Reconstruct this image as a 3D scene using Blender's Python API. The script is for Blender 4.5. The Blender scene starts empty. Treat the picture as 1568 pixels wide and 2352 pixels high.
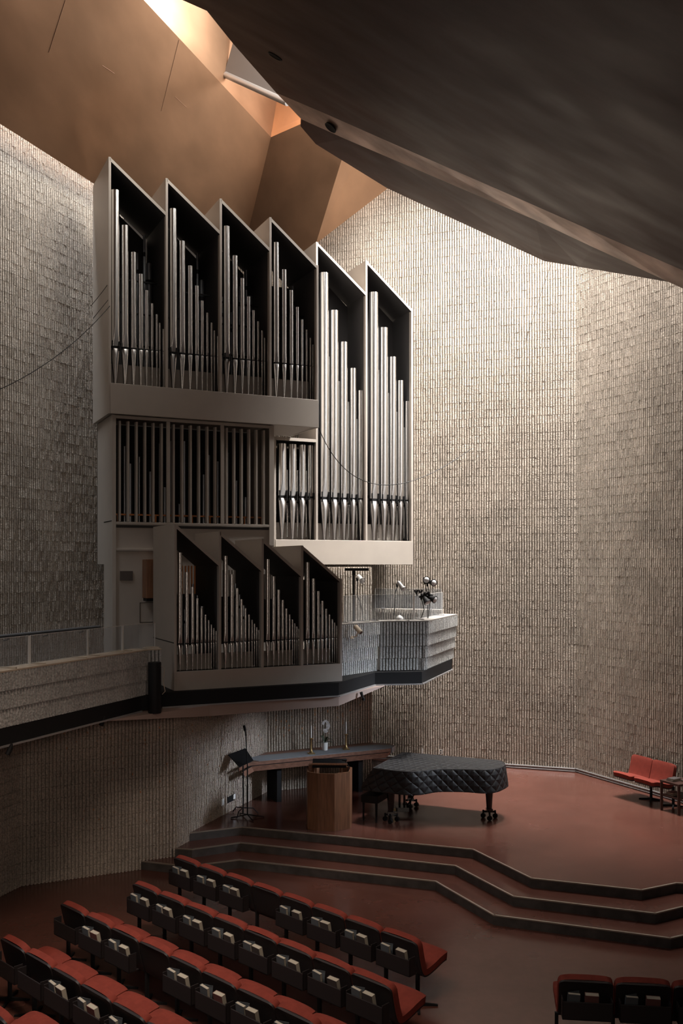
import bpy, bmesh, math, random
from mathutils import Vector, Matrix
random.seed(7)
S = bpy.context.scene
COL = S.collection
# ---------------------------------------------------------------- camera
EYE = 5.29            # eye height above the lower floor (metres)
FPX, UC, VC = 2160.0, 784.0, 1297.0
cd = bpy.data.cameras.new('camera'); cam = bpy.data.objects.new('camera', cd); COL.objects.link(cam)
cam.location = (0, 0, EYE); cam.rotation_euler = (math.pi/2, 0, 0)
cd.sensor_fit = 'VERTICAL'; cd.sensor_height = 36.0; cd.sensor_width = 24.0
cd.lens = 36.0*FPX/2352.0; cd.shift_y = 121.0/2352.0; cd.clip_end = 200
S.camera = cam
# ---------------------------------------------------------------- light
S.view_settings.view_transform = 'Standard'; S.view_settings.look = 'None'
S.view_settings.gamma = 1.0; S.view_settings.use_curve_mapping = False
S.view_settings.exposure = -0.14
W = bpy.data.worlds.new('world'); S.world = W; W.use_nodes = True
W.node_tree.nodes['Background'].inputs[0].default_value = (0.95, 0.78, 0.66, 1)
W.node_tree.nodes['Background'].inputs[1].default_value = 0.07
def area(name, loc, target, sx, sy, power, color, spread=math.pi, roll=0.0):
    l = bpy.data.lights.new(name, 'AREA'); l.shape = 'RECTANGLE'; l.size = sx; l.size_y = sy
    l.energy = power; l.color = color; l.spread = spread
    o = bpy.data.objects.new(name, l); COL.objects.link(o); o.location = loc
    q = (Vector(target)-Vector(loc)).to_track_quat('-Z', 'Y')
    o.rotation_euler = (q @ Matrix.Rotation(roll, 3, 'Z').to_quaternion()).to_euler()
    return o
def area_flat(name, loc, rz, tilt, sx, sy, power, color, spread=math.pi):
    l = bpy.data.lights.new(name, 'AREA'); l.shape = 'RECTANGLE'; l.size = sx; l.size_y = sy
    l.energy = power; l.color = color; l.spread = spread
    o = bpy.data.objects.new(name, l); COL.objects.link(o); o.location = loc
    o.rotation_euler = (tilt, 0, rz)
    return o
# daylight through the roof slot in front of the right wall
area_flat('skylight_right_wall', (2.3, 21.6, 15.3), math.radians(-18.5), 0.0, 4.8, 1.7, 420, (1.0, 0.95, 0.89), spread=math.radians(75))
area('skylight_right_high', (5.6, 19.9, 19.0), (1.0, 21.9, 5.0), 2.6, 1.6, 1350, (1.0, 0.96, 0.92), spread=math.radians(70))
# clerestory glazing above the right-hand wall, facing left and down
area('clerestory_right', (7.05, 18.1, 13.9), (3.0, 19.6, 10.4), 3.8, 2.4, 1350, (1.0, 0.95, 0.90))
# tall side window beyond the right edge of the view
area('side_window', (7.5, 16.2, 4.9), (-1.6, 18.9, 1.3), 1.0, 1.6, 26, (0.80, 0.89, 1.0), spread=math.radians(32))
# daylight through the slot beside the left wall
area_flat('skylight_left_wall', (-6.95, 14.96, 15.2), math.radians(67.4), 0.0, 13.5, 0.6, 740, (0.92, 0.96, 1.0), spread=math.radians(100))
# glazing on the right side of the central roof shaft, facing left
area('skylight_shaft', (-0.35, 16.9, 15.75), (-4.35, 18.4, 14.2), 5.0, 1.9, 660, (1.0, 0.93, 0.84))
# added fill light from behind the viewer, not a modelled window
area('nave_fill', (1.5, -2.5, 6.6), (-3.2, 16.0, 4.0), 4.0, 1.8, 25, (1.0, 0.82, 0.68), spread=math.radians(62))
area('nave_lamps', (-2.3, 6.6, 9.8), (-2.2, 11.2, 0.5), 2.5, 1.2, 62, (1.0, 0.80, 0.64), spread=math.radians(56))
# ---------------------------------------------------------------- helpers
def at_y(u, v, y): return Vector(((u-UC)/FPX*y, y, EYE+(VC-v)/FPX*y))
def at_z(u, v, z): return at_y(u, v, FPX*(EYE-z)/(v-VC))
TH = math.radians(25.56); DX, DY = math.cos(TH), math.sin(TH)      # direction of the organ front
def OP(s, c, z): return Vector((DX*s-DY*c, DY*s+DX*c, z))           # organ frame: s along the front, c depth
def s_of(u, c):
    k = (u-UC)/FPX; y = c/(-DY*k+DX); return y*(DX*k+DY)
def z_of(u, v, c):
    k = (u-UC)/FPX; y = c/(-DY*k+DX); return EYE+(VC-v)/FPX*y
ORG = {}
class MB:
    def __init__(self): self.v = []; self.f = []; self.m = []; self.uv = None
    def add(self, vs, fs, mi=0):
        b = len(self.v); self.v += [tuple(p) for p in vs]
        for f in fs: self.f.append(tuple(b+i for i in f)); self.m.append(mi)
    def hexa(self, p, mi=0):   # p: 4 bottom, 4 top
        self.add(p, [(3,2,1,0),(4,5,6,7),(0,1,5,4),(1,2,6,5),(2,3,7,6),(3,0,4,7)], mi)
    def box(self, x0, x1, y0, y1, z0, z1, mi=0, M=None):
        p = [Vector(q) for q in ((x0,y0,z0),(x1,y0,z0),(x1,y1,z0),(x0,y1,z0),(x0,y0,z1),(x1,y0,z1),(x1,y1,z1),(x0,y1,z1))]
        if M is not None: p = [M @ q for q in p]
        self.hexa(p, mi)
    def ob(self, s0, s1, c0, c1, z0, z1, mi=0):
        self.hexa([OP(s0,c0,z0),OP(s1,c0,z0),OP(s1,c1,z0),OP(s0,c1,z0),OP(s0,c0,z1),OP(s1,c0,z1),OP(s1,c1,z1),OP(s0,c1,z1)], mi)
    def prism(self, pts, z0, z1, mi=0):
        n = len(pts); a = sum(pts[i][0]*pts[(i+1)%n][1]-pts[(i+1)%n][0]*pts[i][1] for i in range(n))
        if a < 0: pts = pts[::-1]
        vs = [(p[0],p[1],z0) for p in pts]+[(p[0],p[1],z1) for p in pts]
        fs = [tuple(range(n-1,-1,-1)), tuple(range(n,2*n))]+[(i,(i+1)%n,n+(i+1)%n,n+i) for i in range(n)]
        self.add(vs, fs, mi)
    def slab(self, pts, off, mi=0):   # 3-D polygon with thickness along off
        n = len(pts); off = Vector(off)
        vs = [Vector(p) for p in pts]+[Vector(p)+off for p in pts]
        self.add(vs, [tuple(range(n)), tuple(range(2*n-1,n-1,-1))]+[(i,n+i,n+(i+1)%n,(i+1)%n) for i in range(n)], mi)
    def tube(self, path, r, n=8, mi=0, cap=True):
        path = [Vector(p) for p in path]; rs = r if isinstance(r, (list, tuple)) else [r]*len(path)
        b = len(self.v); up = None
        for i, p in enumerate(path):
            t = (path[min(i+1,len(path)-1)]-path[max(i-1,0)]).normalized()
            if up is None: up = Vector((0,0,1)) if abs(t.z) < .9 else Vector((1,0,0))
            a = t.cross(up).normalized(); c = a.cross(t).normalized(); up = c
            for k in range(n):
                q = p+(a*math.cos(2*math.pi*k/n)+c*math.sin(2*math.pi*k/n))*rs[i]; self.v.append(tuple(q))
        for i in range(len(path)-1):
            for k in range(n):
                self.f.append((b+i*n+k, b+i*n+(k+1)%n, b+(i+1)*n+(k+1)%n, b+(i+1)*n+k)); self.m.append(mi)
        if cap:
            self.f.append(tuple(b+k for k in range(n-1,-1,-1))); self.m.append(mi)
            e = b+(len(path)-1)*n; self.f.append(tuple(e+k for k in range(n))); self.m.append(mi)
    def lathe(self, prof, c=(0,0,0), n=16, mi=0, M=None):   # prof: (r, z)
        b = len(self.v); c = Vector(c)
        for r, z in prof:
            for k in range(n):
                q = Vector((r*math.cos(2*math.pi*k/n), r*math.sin(2*math.pi*k/n), z))
                if M is not None: q = M @ q
                self.v.append(tuple(c+q))
        for i in range(len(prof)-1):
            for k in range(n):
                self.f.append((b+i*n+k, b+i*n+(k+1)%n, b+(i+1)*n+(k+1)%n, b+(i+1)*n+k)); self.m.append(mi)
        if prof[0][0] > 1e-5: self.f.append(tuple(b+k for k in range(n-1,-1,-1))); self.m.append(mi)
        if prof[-1][0] > 1e-5:
            e = b+(len(prof)-1)*n; self.f.append(tuple(e+k for k in range(n))); self.m.append(mi)
    def build(self, name, mat, parent=None, smooth=False, bevel=0.0, loc=None, fix=False):
        o0 = ORG.get(parent.name, Vector((0,0,0))) if parent else Vector((0,0,0))
        me = bpy.data.meshes.new(name)
        me.from_pydata([tuple(Vector(p)-o0) for p in self.v], [], self.f)
        mats = mat if isinstance(mat, (list, tuple)) else [mat]
        for mm in mats: me.materials.append(mm)
        for p, mi in zip(me.polygons, self.m): p.material_index = mi; p.use_smooth = smooth
        if self.uv:
            ul = me.uv_layers.new(name='UVMap')
            for p in me.polygons:
                for li in p.loop_indices: ul.data[li].uv = self.uv[me.loops[li].vertex_index]
        if fix:
            bm = bmesh.new(); bm.from_mesh(me); bmesh.ops.recalc_face_normals(bm, faces=bm.faces); bm.to_mesh(me); bm.free()
        me.validate()
        o = bpy.data.objects.new(name, me); COL.objects.link(o)
        if parent: o.parent = parent
        ORG[o.name] = o0
        if smooth: me.set_sharp_from_angle(angle=math.radians(40))
        if bevel > 0:
            b = o.modifiers.new('bevel', 'BEVEL'); b.width = bevel; b.segments = 2; b.limit_method = 'ANGLE'
        return o
def thing(name, label, cat, loc, group=None, rz=0.0):
    o = bpy.data.objects.new(name, None); COL.objects.link(o); o.location = loc; o.rotation_euler = (0,0,rz)
    o.empty_display_size = .1
    o['label'] = label; o['category'] = cat
    if group: o['group'] = group
    ORG[o.name] = Vector(loc)
    return o
def tag(o, label, cat, group=None, kind=None):
    o['label'] = label; o['category'] = cat
    if group: o['group'] = group
    if kind: o['kind'] = kind
    return o
def struct(o, label=None):
    o['kind'] = 'structure'
    if label: o['label'] = label
    return o
def copy_tree(o, parent=None):
    c = o.copy(); COL.objects.link(c)
    if parent: c.parent = parent
    for ch in o.children: copy_tree(ch, c)
    return c
ORD = ['first','second','third','fourth','fifth','sixth','seventh','eighth','ninth','tenth','eleventh','twelfth']
# ---------------------------------------------------------------- materials
def mat(name, col, rough=.6, metal=0.0, spec=None, var=0.0, vscale=4.0, bump=0.0, bscale=30.0, stretch=None, alpha=None, trans=None, emit=None, var2=0.0, v2scale=60.0, rvar=0.0):
    m = bpy.data.materials.new(name); m.use_nodes = True; N = m.node_tree.nodes; L = m.node_tree.links
    b = N['Principled BSDF']; b.inputs['Base Color'].default_value = (*col, 1)
    b.inputs['Roughness'].default_value = rough; b.inputs['Metallic'].default_value = metal
    if spec is not None: b.inputs['Specular IOR Level'].default_value = spec
    if trans is not None: b.inputs['Transmission Weight'].default_value = trans
    if alpha is not None: b.inputs['Alpha'].default_value = alpha
    if emit: b.inputs['Emission Color'].default_value = (*emit[0],1); b.inputs['Emission Strength'].default_value = emit[1]
    if var or bump or var2 or rvar:
        tc = N.new('ShaderNodeTexCoord'); mp = N.new('ShaderNodeMapping'); L.new(tc.outputs['Object'], mp.inputs['Vector'])
        if stretch: mp.inputs['Scale'].default_value = stretch
    prev = None
    for amt, sc in ((var, vscale), (var2, v2scale)):
        if amt:
            n = N.new('ShaderNodeTexNoise'); n.inputs['Scale'].default_value = sc; n.inputs['Detail'].default_value = 5
            L.new(mp.outputs[0], n.inputs['Vector'])
            r = N.new('ShaderNodeMapRange'); r.inputs[1].default_value = .3; r.inputs[2].default_value = .7
            r.inputs[3].default_value = 1-amt; r.inputs[4].default_value = 1+amt
            L.new(n.outputs['Fac'], r.inputs[0])
            mx = N.new('ShaderNodeVectorMath'); mx.operation = 'SCALE'
            if prev: L.new(prev, mx.inputs[0])
            else: mx.inputs[0].default_value = col
            L.new(r.outputs[0], mx.inputs['Scale']); prev = mx.outputs[0]
            last_n = n
    if prev: L.new(prev, b.inputs['Base Color'])
    if rvar:
        n = N.new('ShaderNodeTexNoise'); n.inputs['Scale'].default_value = vscale*1.7; L.new(mp.outputs[0], n.inputs['Vector'])
        r = N.new('ShaderNodeMapRange'); r.inputs[1].default_value = .3; r.inputs[2].default_value = .7
        r.inputs[3].default_value = rough-rvar; r.inputs[4].default_value = rough+rvar
        L.new(n.outputs['Fac'], r.inputs[0]); L.new(r.outputs[0], b.inputs['Roughness'])
    if bump:
        n = N.new('ShaderNodeTexNoise'); n.inputs['Scale'].default_value = bscale; n.inputs['Detail'].default_value = 4
        L.new(mp.outputs[0], n.inputs['Vector'])
        bp = N.new('ShaderNodeBump'); bp.inputs['Strength'].default_value = bump; bp.inputs['Distance'].default_value = .02
        L.new(n.outputs['Fac'], bp.inputs['Height']); L.new(bp.outputs[0], b.inputs['Normal'])
    return m
CONC = mat('fluted_concrete', (.49,.43,.368), .95, spec=.1, var=.12, vscale=1.3, bump=1.0, bscale=40, var2=.34, v2scale=34)
PARA = mat('parapet_concrete', (.46,.46,.45), .95, spec=.1, var=.12, vscale=2.5, bump=.9, bscale=40, var2=.34, v2scale=34)
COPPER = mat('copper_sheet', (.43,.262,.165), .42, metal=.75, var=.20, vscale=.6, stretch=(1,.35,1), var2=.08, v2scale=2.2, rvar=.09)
COPPER_SHADE = mat('shaded_copper_sheet', (.060,.030,.022), .6, metal=.15, spec=.25, var=.18, vscale=.8, stretch=(.35,1,1), var2=.07, v2scale=14, rvar=.08)  # same copper, with the shade of the right-hand ceiling put into its colour
FLOOR = mat('polished_red_floor', (.115,.045,.033), .22, var=.14, vscale=.8, rvar=.06, var2=.04, v2scale=8)
RISER = mat('dark_riser', (.07,.062,.058), .6, var=.3, vscale=6)
NOSE = mat('metal_nosing', (.38,.33,.28), .4, metal=.5)
PANEL = mat('organ_case_paint', (.40,.357,.315), .5, var=.03, vscale=3)
INNER_SHADE = mat('organ_case_painted_shade', (.045,.042,.042), .7)  # case paint darkened: the shade inside the bays put into the colour
TIN = mat('pipe_tin', (.88,.87,.86), .27, metal=1.0)
TINF = mat('pipe_foot_metal', (.50,.48,.47), .32, metal=1.0)
DARKTIN = mat('rear_pipe_zinc', (.36,.38,.41), .38, metal=.9)
def brushed(m, amt, rot):
    N = m.node_tree.nodes; L = m.node_tree.links; b = N['Principled BSDF']
    g = N.new('ShaderNodeNewGeometry'); c = N.new('ShaderNodeVectorMath'); c.operation = 'CROSS_PRODUCT'
    L.new(g.outputs['Normal'], c.inputs[0]); c.inputs[1].default_value = (0,0,1); L.new(c.outputs[0], b.inputs['Tangent'])
    b.inputs['Anisotropic'].default_value = amt; b.inputs['Anisotropic Rotation'].default_value = rot
for m_ in (TIN, TINF): brushed(m_, .82, .25)
BLACK = mat('black_paint', (.012,.012,.013), .6, spec=.2)
GLOSSB = mat('black_lacquer', (.01,.01,.011), .15)
WOOD = mat('walnut_panel', (.20,.09,.045), .45, var=.3, vscale=5, stretch=(7,7,.5))
WOODT = mat('table_wood', (.20,.095,.062), .5, var=.25, vscale=4, stretch=(.6,6,6))
CLOTH = mat('grey_linen', (.25,.26,.28), .9, bump=.3, bscale=9, stretch=(1,5,1))
RED = mat('red_upholstery', (.225,.043,.030), .9, var=.1, vscale=14, spec=.2, bump=.15, bscale=200)
SHELL = mat('chair_shell', (.022,.017,.018), .55)
PAGES = mat('page_paper', (.48,.44,.36), .9)
COVERD = mat('book_cover_dark', (.07,.06,.058), .6)
COVERB = mat('book_cover_blue', (.10,.115,.13), .6)
COVERR = mat('book_cover_maroon', (.16,.07,.065), .6)
DECKM = mat('balcony_fascia', (.014,.014,.015), .7, spec=.15)
SOFF = mat('painted_soffit', (.33,.25,.22), .8)
CAP = mat('parapet_cap', (.50,.42,.33), .85, var=.12, vscale=9)
CAPG = mat('grey_cap', (.26,.24,.22), .9, var=.12, vscale=9)
WHITE = mat('white_enamel', (.80,.80,.79), .4)
LENS = mat('frosted_lens', (.85,.86,.88), .3)
BRASS = mat('polished_brass', (.62,.45,.22), .3, metal=1.0)
LEAF = mat('orchid_leaf', (.035,.06,.03), .5)
PETAL = mat('orchid_petal', (.72,.70,.70), .7)
GREYM = mat('grey_metal', (.32,.31,.31), .45, metal=.4)
STEEL = mat('rail_steel', (.16,.16,.165), .35, metal=.8)
CHIP = mat('mosaic_glass', (.90,.42,.18), .25, metal=.6)
COPBAR = mat('copper_bar', (.62,.25,.10), .4, metal=.8)
def glass_mat():
    m = bpy.data.materials.new('clear_acrylic'); m.use_nodes = True; N = m.node_tree.nodes; L = m.node_tree.links
    N.remove(N['Principled BSDF']); out = N['Material Output']
    t = N.new('ShaderNodeBsdfTransparent'); t.inputs[0].default_value = (.90,.92,.94,1)
    d = N.new('ShaderNodeBsdfDiffuse'); d.inputs[0].default_value = (.75,.78,.82,1)
    g = N.new('ShaderNodeBsdfGlossy'); g.inputs['Roughness'].default_value = .06
    a = N.new('ShaderNodeMixShader'); a.inputs[0].default_value = .08
    c = N.new('ShaderNodeMixShader'); c.inputs[0].default_value = .06
    L.new(t.outputs[0], a.inputs[1]); L.new(d.outputs[0], a.inputs[2])
    L.new(a.outputs[0], c.inputs[1]); L.new(g.outputs[0], c.inputs[2]); L.new(c.outputs[0], out.inputs[0])
    return m
ACRYL = glass_mat()
def quilt_mat():
    m = bpy.data.materials.new('quilted_nylon'); m.use_nodes = True; N = m.node_tree.nodes; L = m.node_tree.links
    b = N['Principled BSDF']; b.inputs['Base Color'].default_value = (.014,.014,.016,1); b.inputs['Roughness'].default_value = .58
    uv = N.new('ShaderNodeUVMap'); sp = N.new('ShaderNodeSeparateXYZ'); L.new(uv.outputs[0], sp.inputs[0])
    hs = []
    for op in ('ADD', 'SUBTRACT'):
        a = N.new('ShaderNodeMath'); a.operation = op; L.new(sp.outputs[0], a.inputs[0]); L.new(sp.outputs[1], a.inputs[1])
        k = N.new('ShaderNodeMath'); k.operation = 'MULTIPLY'; k.inputs[1].default_value = math.pi/.20; L.new(a.outputs[0], k.inputs[0])
        s = N.new('ShaderNodeMath'); s.operation = 'SINE'; L.new(k.outputs[0], s.inputs[0])
        q = N.new('ShaderNodeMath'); q.operation = 'ABSOLUTE'; L.new(s.outputs[0], q.inputs[0])
        p = N.new('ShaderNodeMath'); p.operation = 'POWER'; p.inputs[1].default_value = .45; L.new(q.outputs[0], p.inputs[0]); hs.append(p)
    mn = N.new('ShaderNodeMath'); mn.operation = 'MINIMUM'; L.new(hs[0].outputs[0], mn.inputs[0]); L.new(hs[1].outputs[0], mn.inputs[1])
    bp = N.new('ShaderNodeBump'); bp.inputs['Strength'].default_value = 1.0; bp.inputs['Distance'].default_value = .03
    L.new(mn.outputs[0], bp.inputs['Height'])
    nz = N.new('ShaderNodeTexNoise'); nz.inputs['Scale'].default_value = 14
    tc = N.new('ShaderNodeTexCoord'); L.new(tc.outputs['Object'], nz.inputs['Vector'])
    b2 = N.new('ShaderNodeBump'); b2.inputs['Strength'].default_value = .5; b2.inputs['Distance'].default_value = .02
    L.new(nz.outputs['Fac'], b2.inputs['Height']); L.new(bp.outputs[0], b2.inputs['Normal'])
    L.new(b2.outputs[0], b.inputs['Normal'])
    return m
QUILT = quilt_mat()
# ---------------------------------------------------------------- structure: floor, stage, steps
mb = MB(); mb.box(-12, 14, -3, 27, -.3, 0); struct(mb.build('floor', FLOOR), 'polished red-brown main floor')
def at_zz(lst, z): return [tuple(at_z(u, v, z))[:2] for u, v in lst]
zs = (.441, .294, .147)
st = at_zz([(437.8,1912.7),(556,1899),(1086,1950.6),(1220,2016.7),(1473,2044),(1552,2028)], zs[0])
s2 = at_zz([(408,1948.4),(441,1950.6),(552,1935),(1045,1988),(1179,2058.6),(1504,2097.6),(1568,2082)], zs[1])
s1 = at_zz([(321.7,1977),(430,1989.5),(548.7,1974.6),(1000,2024),(1134,2101.6),(1539,2154.5),(1568,2148)], zs[2])
def step(name, label, pts, z0, z1, lead):
    a = Vector(pts[-1]); b = Vector(pts[-2])
    pts = lead+pts+[tuple(a+Vector((.45,-.06))), tuple(a+Vector((5.5,-1.4)))]
    poly = pts+[(12,pts[-1][1]),(12,27),(-4,27)]
    m = MB(); m.prism(poly, z0, z1); o = struct(m.build(name, FLOOR), label)
    r = MB(); nn = MB()
    for i in range(len(pts)-1):
        p, q = Vector(pts[i]), Vector(pts[i+1]); t = (q-p).normalized(); n = Vector((t.y, -t.x))
        e = t*.006
        p2, q2 = p+n*.008-e, q+n*.008+e
        r.prism([tuple(p-e), tuple(q+e), tuple(q2), tuple(p2)], z0, z1-.014)
        p3, q3 = p-n*.02-e, q-n*.02+e; p4, q4 = p+n*.014-e, q+n*.014+e
        nn.prism([tuple(p3), tuple(q3), tuple(q4), tuple(p4)], z1-.014, z1+.004)
    r.build('riser', RISER, o); nn.build('nosing', NOSE, o)
    return o
step('stage_platform', 'red raised stage carrying the piano and lectern', st, .294, .441, [(-3.3,16.75)])
step('stage_step', 'upper red step below the stage', s2, .147, .294, [(-3.6,16.65)])
step('stage_step', 'lower red step in front of the stage', s1, 0, .147, [(-4.2,16.45)])
# ---------------------------------------------------------------- structure: fluted walls
def fluted(m, p0, p1, z0, z1, ch=.2, pitch=.06, rw=.036, dep=.052, jit=.005, batter=0.0, jx=.002):
    p0, p1 = Vector(p0), Vector(p1); t = (p1-p0); Ln = t.length; t.normalize(); n = Vector((t.y, -t.x))
    nr = int(Ln/pitch); nc = max(1, round((z1-z0)/ch)); h = (z1-z0)/nc
    for c in range(nc):
        za, zb = z0+c*h+.003, z0+(c+1)*h-.003
        off = -batter*(nc-1-c)
        sh = random.uniform(-.003, .003)
        for r in range(nr+1):
            x = r*pitch+sh+random.uniform(-jx, jx)
            x0, x1 = max(0, x), min(Ln, x+rw)
            if x1-x0 < .008: continue
            d0 = dep+random.uniform(-jit, jit)+off; d1 = dep+random.uniform(-jit, jit)+off
            if batter: d0 += batter*.15
            a, b = p0+t*x0, p0+t*x1; e = t*.003; bk_ = .02-off
            m.hexa([
                (a.x-n.x*bk_, a.y-n.y*bk_, za), (a.x+n.x*d0+e.x, a.y+n.y*d0+e.y, za), (b.x+n.x*d0-e.x, b.y+n.y*d0-e.y, za), (b.x-n.x*bk_, b.y-n.y*bk_, za),
                (a.x-n.x*bk_, a.y-n.y*bk_, zb), (a.x+n.x*d1+e.x, a.y+n.y*d1+e.y, zb), (b.x+n.x*d1-e.x, b.y+n.y*d1-e.y, zb), (b.x-n.x*bk_, b.y-n.y*bk_, zb)])
def wall(name, label, p0, p1, z0, z1, th=.35, mt=None, rz=None):
    m = MB(); a, b = Vector(p0), Vector(p1); t = (b-a).normalized(); n = Vector((t.y,-t.x))
    m.prism([tuple(a), tuple(b), tuple(b-n*th), tuple(a-n*th)], z0, z1)
    fluted(m, p0, p1, z0, z1 if rz is None else rz)
    return struct(m.build(name, mt or CONC), label)
CORN = (5.51, 22.0)
wall('wall_back', 'tall fluted concrete wall right of the organ', (-3.6, 25.05), CORN, .441, 17.0)
wall('wall_right', 'fluted concrete wall turning towards the right', CORN, (9.6, 13.9), .441, 17.0)
wall('wall_sanctuary', 'low fluted wall behind the altar table', (-1.63,20.1), (.66,21.1), .441, 5.24, th=.3)
wall('wall_sanctuary_side', 'fluted wall beside the microphone stand', (-2.95,16.6), (-1.63,20.1), 0, 2.99)
wall('wall_under_balcony', 'fluted wall below the left balcony', (-5.31,15.48), (-2.95,16.6), 0, 2.99)
wall('wall_left_return', 'fluted wall at the left end below the balcony', (-7.0,10.5), (-5.31,15.48), 0, 2.99)
wall('wall_left', 'bright fluted wall left of the organ above the balcony', (-10.45,7.66), (-4.9,20.98), 2.95, 17.0)
def baseboard(name, p0, p1, z):
    a, b = Vector(p0), Vector(p1); t = (b-a).normalized(); n = Vector((t.y,-t.x)); m = MB()
    m.prism([tuple(a+n*.03), tuple(b+n*.03), tuple(b+n*.05), tuple(a+n*.05)], z, z+.10)
    for h in (.03, .085): m.tube([(a.x+n.x*.06, a.y+n.y*.06, z+h), (b.x+n.x*.06, b.y+n.y*.06, z+h)], .014, 6)
    struct(m.build(name, GREYM), 'twin metal tubes along the foot of the wall')
baseboard('baseboard_back', (.72,23.58), (5.46,22.0), .441)
baseboard('baseboard_right', CORN, (9.6,13.9), .441)
# ---------------------------------------------------------------- structure: ceiling
def ray(u, v): return Vector(((u-UC)/FPX, 1, (VC-v)/FPX))
def on_plane(u, v, p, n):
    r = ray(u, v); e = Vector((0,0,EYE)); return e+r*((Vector(p)-e).dot(n)/r.dot(n))
def zpl(x, y, p, n): return p[2]-((x-p[0])*n.x+(y-p[1])*n.y)/n.z
G1, G2, dd = Vector((-6.06,16.7,13.12)), Vector((-5.10,19.2,13.1)), at_y(622, 315, 21.3)
nP1 = (G2-G1).cross(dd-G1)
e0 = on_plane(330, 0, dd, nP1); eE = on_plane(575, 510, dd, nP1)
gl = (G2-G1); far = G1-gl*1.9; eout = dd+(e0-dd)*2.1; G3 = G2+gl*.9
m = MB(); m.slab([far, eout, dd, eE, eE+(eE-dd)*.5, Vector((G3.x,G3.y,zpl(G3.x,G3.y,dd,nP1)))], (0,0,.12))
cl_ = struct(m.build('ceiling_left', COPPER), 'copper sheet ceiling left of the roof shaft')
m = MB()
for sm in (((411,91),(370,255)),((262,168),(235,150)),((428,246),(402,222)),((150,0),(112,120))):
    pp = [on_plane(u, v, dd, nP1)+Vector((0,0,-.003)) for u, v in sm]; m.tube(pp, .004, 5)
m.build('seam', mat('copper_seam', (.24,.135,.085), .6), cl_)
bb = at_y(725, 560, 23.2); nP2 = (eE-dd).cross(bb-dd)
c1 = on_plane(690, 285, dd, nP2); c2 = on_plane(780, 246, dd, nP2); c3 = on_plane(785, 365, dd, nP2)
m = MB(); m.slab([dd, c1, c2, c3, bb, bb+(bb-c3)*.25, eE+(eE-dd)*.3, eE], (0,0,.12))
struct(m.build('ceiling_middle', COPPER), 'copper facet behind the top of the organ')
aa = at_y(891, 432, 22.6); a2 = at_y(985, 352, 22.2)
m = MB(); m.slab([c3, c3+Vector((.5,-.1,.35)), a2, aa, bb], (0,0,.12))
struct(m.build('ceiling_facet', COPPER), 'darker copper facet beside the bright back wall')
# roof shaft
lean = Vector((.16,0,1)).normalized()
nS1 = (e0-dd).cross(lean)
m = MB(); m.slab([eout, dd, dd+lean*3.4, eout+lean*3.4], (-.12,.04,0))
struct(m.build('ceiling_shaft_left', COPPER), 'bright copper cheek of the roof shaft')
m = MB(); m.slab([dd, c2, c2+lean*3.4, dd+lean*3.4], (0,.12,0))
struct(m.build('ceiling_shaft_end', COPPER), 'pale copper end of the roof shaft')
b0 = on_plane(516, 172, dd, nS1); b1 = at_y(660, 236, 18.1)
m = MB(); m.tube([b0+Vector((.02,0,0)), b1], .065, 10)
beam = tag(m.build('roof_beam', GREYM, smooth=True), 'slim grey steel beam crossing the copper roof shaft', 'beam')
l2 = Vector((.30,-.1,1))
m = MB(); m.slab([b0+Vector((0,0,.07)), b1+Vector((0,0,.07)), b1+Vector((.3,0,1.6)), b0+l2*1.6], (0,.05,0))
tag(m.build('roof_baffle', mat('grey_baffle', (.10,.092,.09), .6)), 'grey sheet baffle standing above the shaft beam', 'baffle')
# dark right-hand ceiling: three facets
q0, q1, q2 = at_y(634, 213, 17.8), at_y(1568, 621, 14.6), at_y(475, 25, 14.3)
nD = (q1-q0).cross(q2-q0)
q3 = on_plane(405, -6, q0, nD); ex = q0+(q1-q0)*1.7
def pd(x, y): return Vector((x, y, zpl(x, y, q0, nD)))
q2b = on_plane(535, 100, q0, nD)
m = MB(); m.slab([q0, q2b, q2, q3, pd(-6.0,12.5), pd(-6.0,-1), pd(11,-1), pd(11, ex.y), ex], (0,0,.15))
struct(m.build('ceiling_right', COPPER_SHADE), 'broad dark copper ceiling plane overhead')
r2 = [at_y(692,274,18.1), at_y(790,318,17.7), at_y(897,364,17.4), at_y(1228,505,16.3), at_y(1362,568,15.8), at_y(1525,643,15.2)]
r1 = [q0, at_y(754,264,17.65), at_y(880,319,17.3), at_y(1200,460,16.3), at_y(1345,523,15.75), at_y(1568,621,15.0)]
r1 = [on_plane(u, v, q0, nD) for u, v in ((634,213),(754,264),(880,320),(1200,460),(1345,524),(1568,621))]
lip = [at_y(690,290,18.4), at_y(725,331,18.7), at_y(890,433,19.6), at_y(1250,600,19.4), at_y(1330,613,18.7), at_y(1568,653,16.6)]
r1.append(r1[-1]+(r1[-1]-r1[-2])*1.0); r2.append(r2[-1]+(r2[-1]-r2[-2])*2.2); lip.append(lip[-1]+(lip[-1]-lip[-2])*1.0)
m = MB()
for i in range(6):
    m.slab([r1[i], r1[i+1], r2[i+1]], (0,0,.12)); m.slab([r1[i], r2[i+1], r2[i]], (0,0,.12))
struct(m.build('ceiling_strip', mat('lit_scuffed_copper', (.40,.29,.24), .45, metal=.5, var=.3, vscale=2.5, stretch=(.3,1,1), rvar=.1), fix=True), 'narrow lit copper strip under the dark ceiling')  # scuffed copper in a lighter tone, the light on the strip painted in
m = MB()
for i in range(6):
    m.slab([r2[i], r2[i+1], lip[i+1]], (0,0,.12)); m.slab([r2[i], lip[i+1], lip[i]], (0,0,.12))
struct(m.build('ceiling_lip', COPPER_SHADE, fix=True), 'lower copper lip in front of the back wall')
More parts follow.
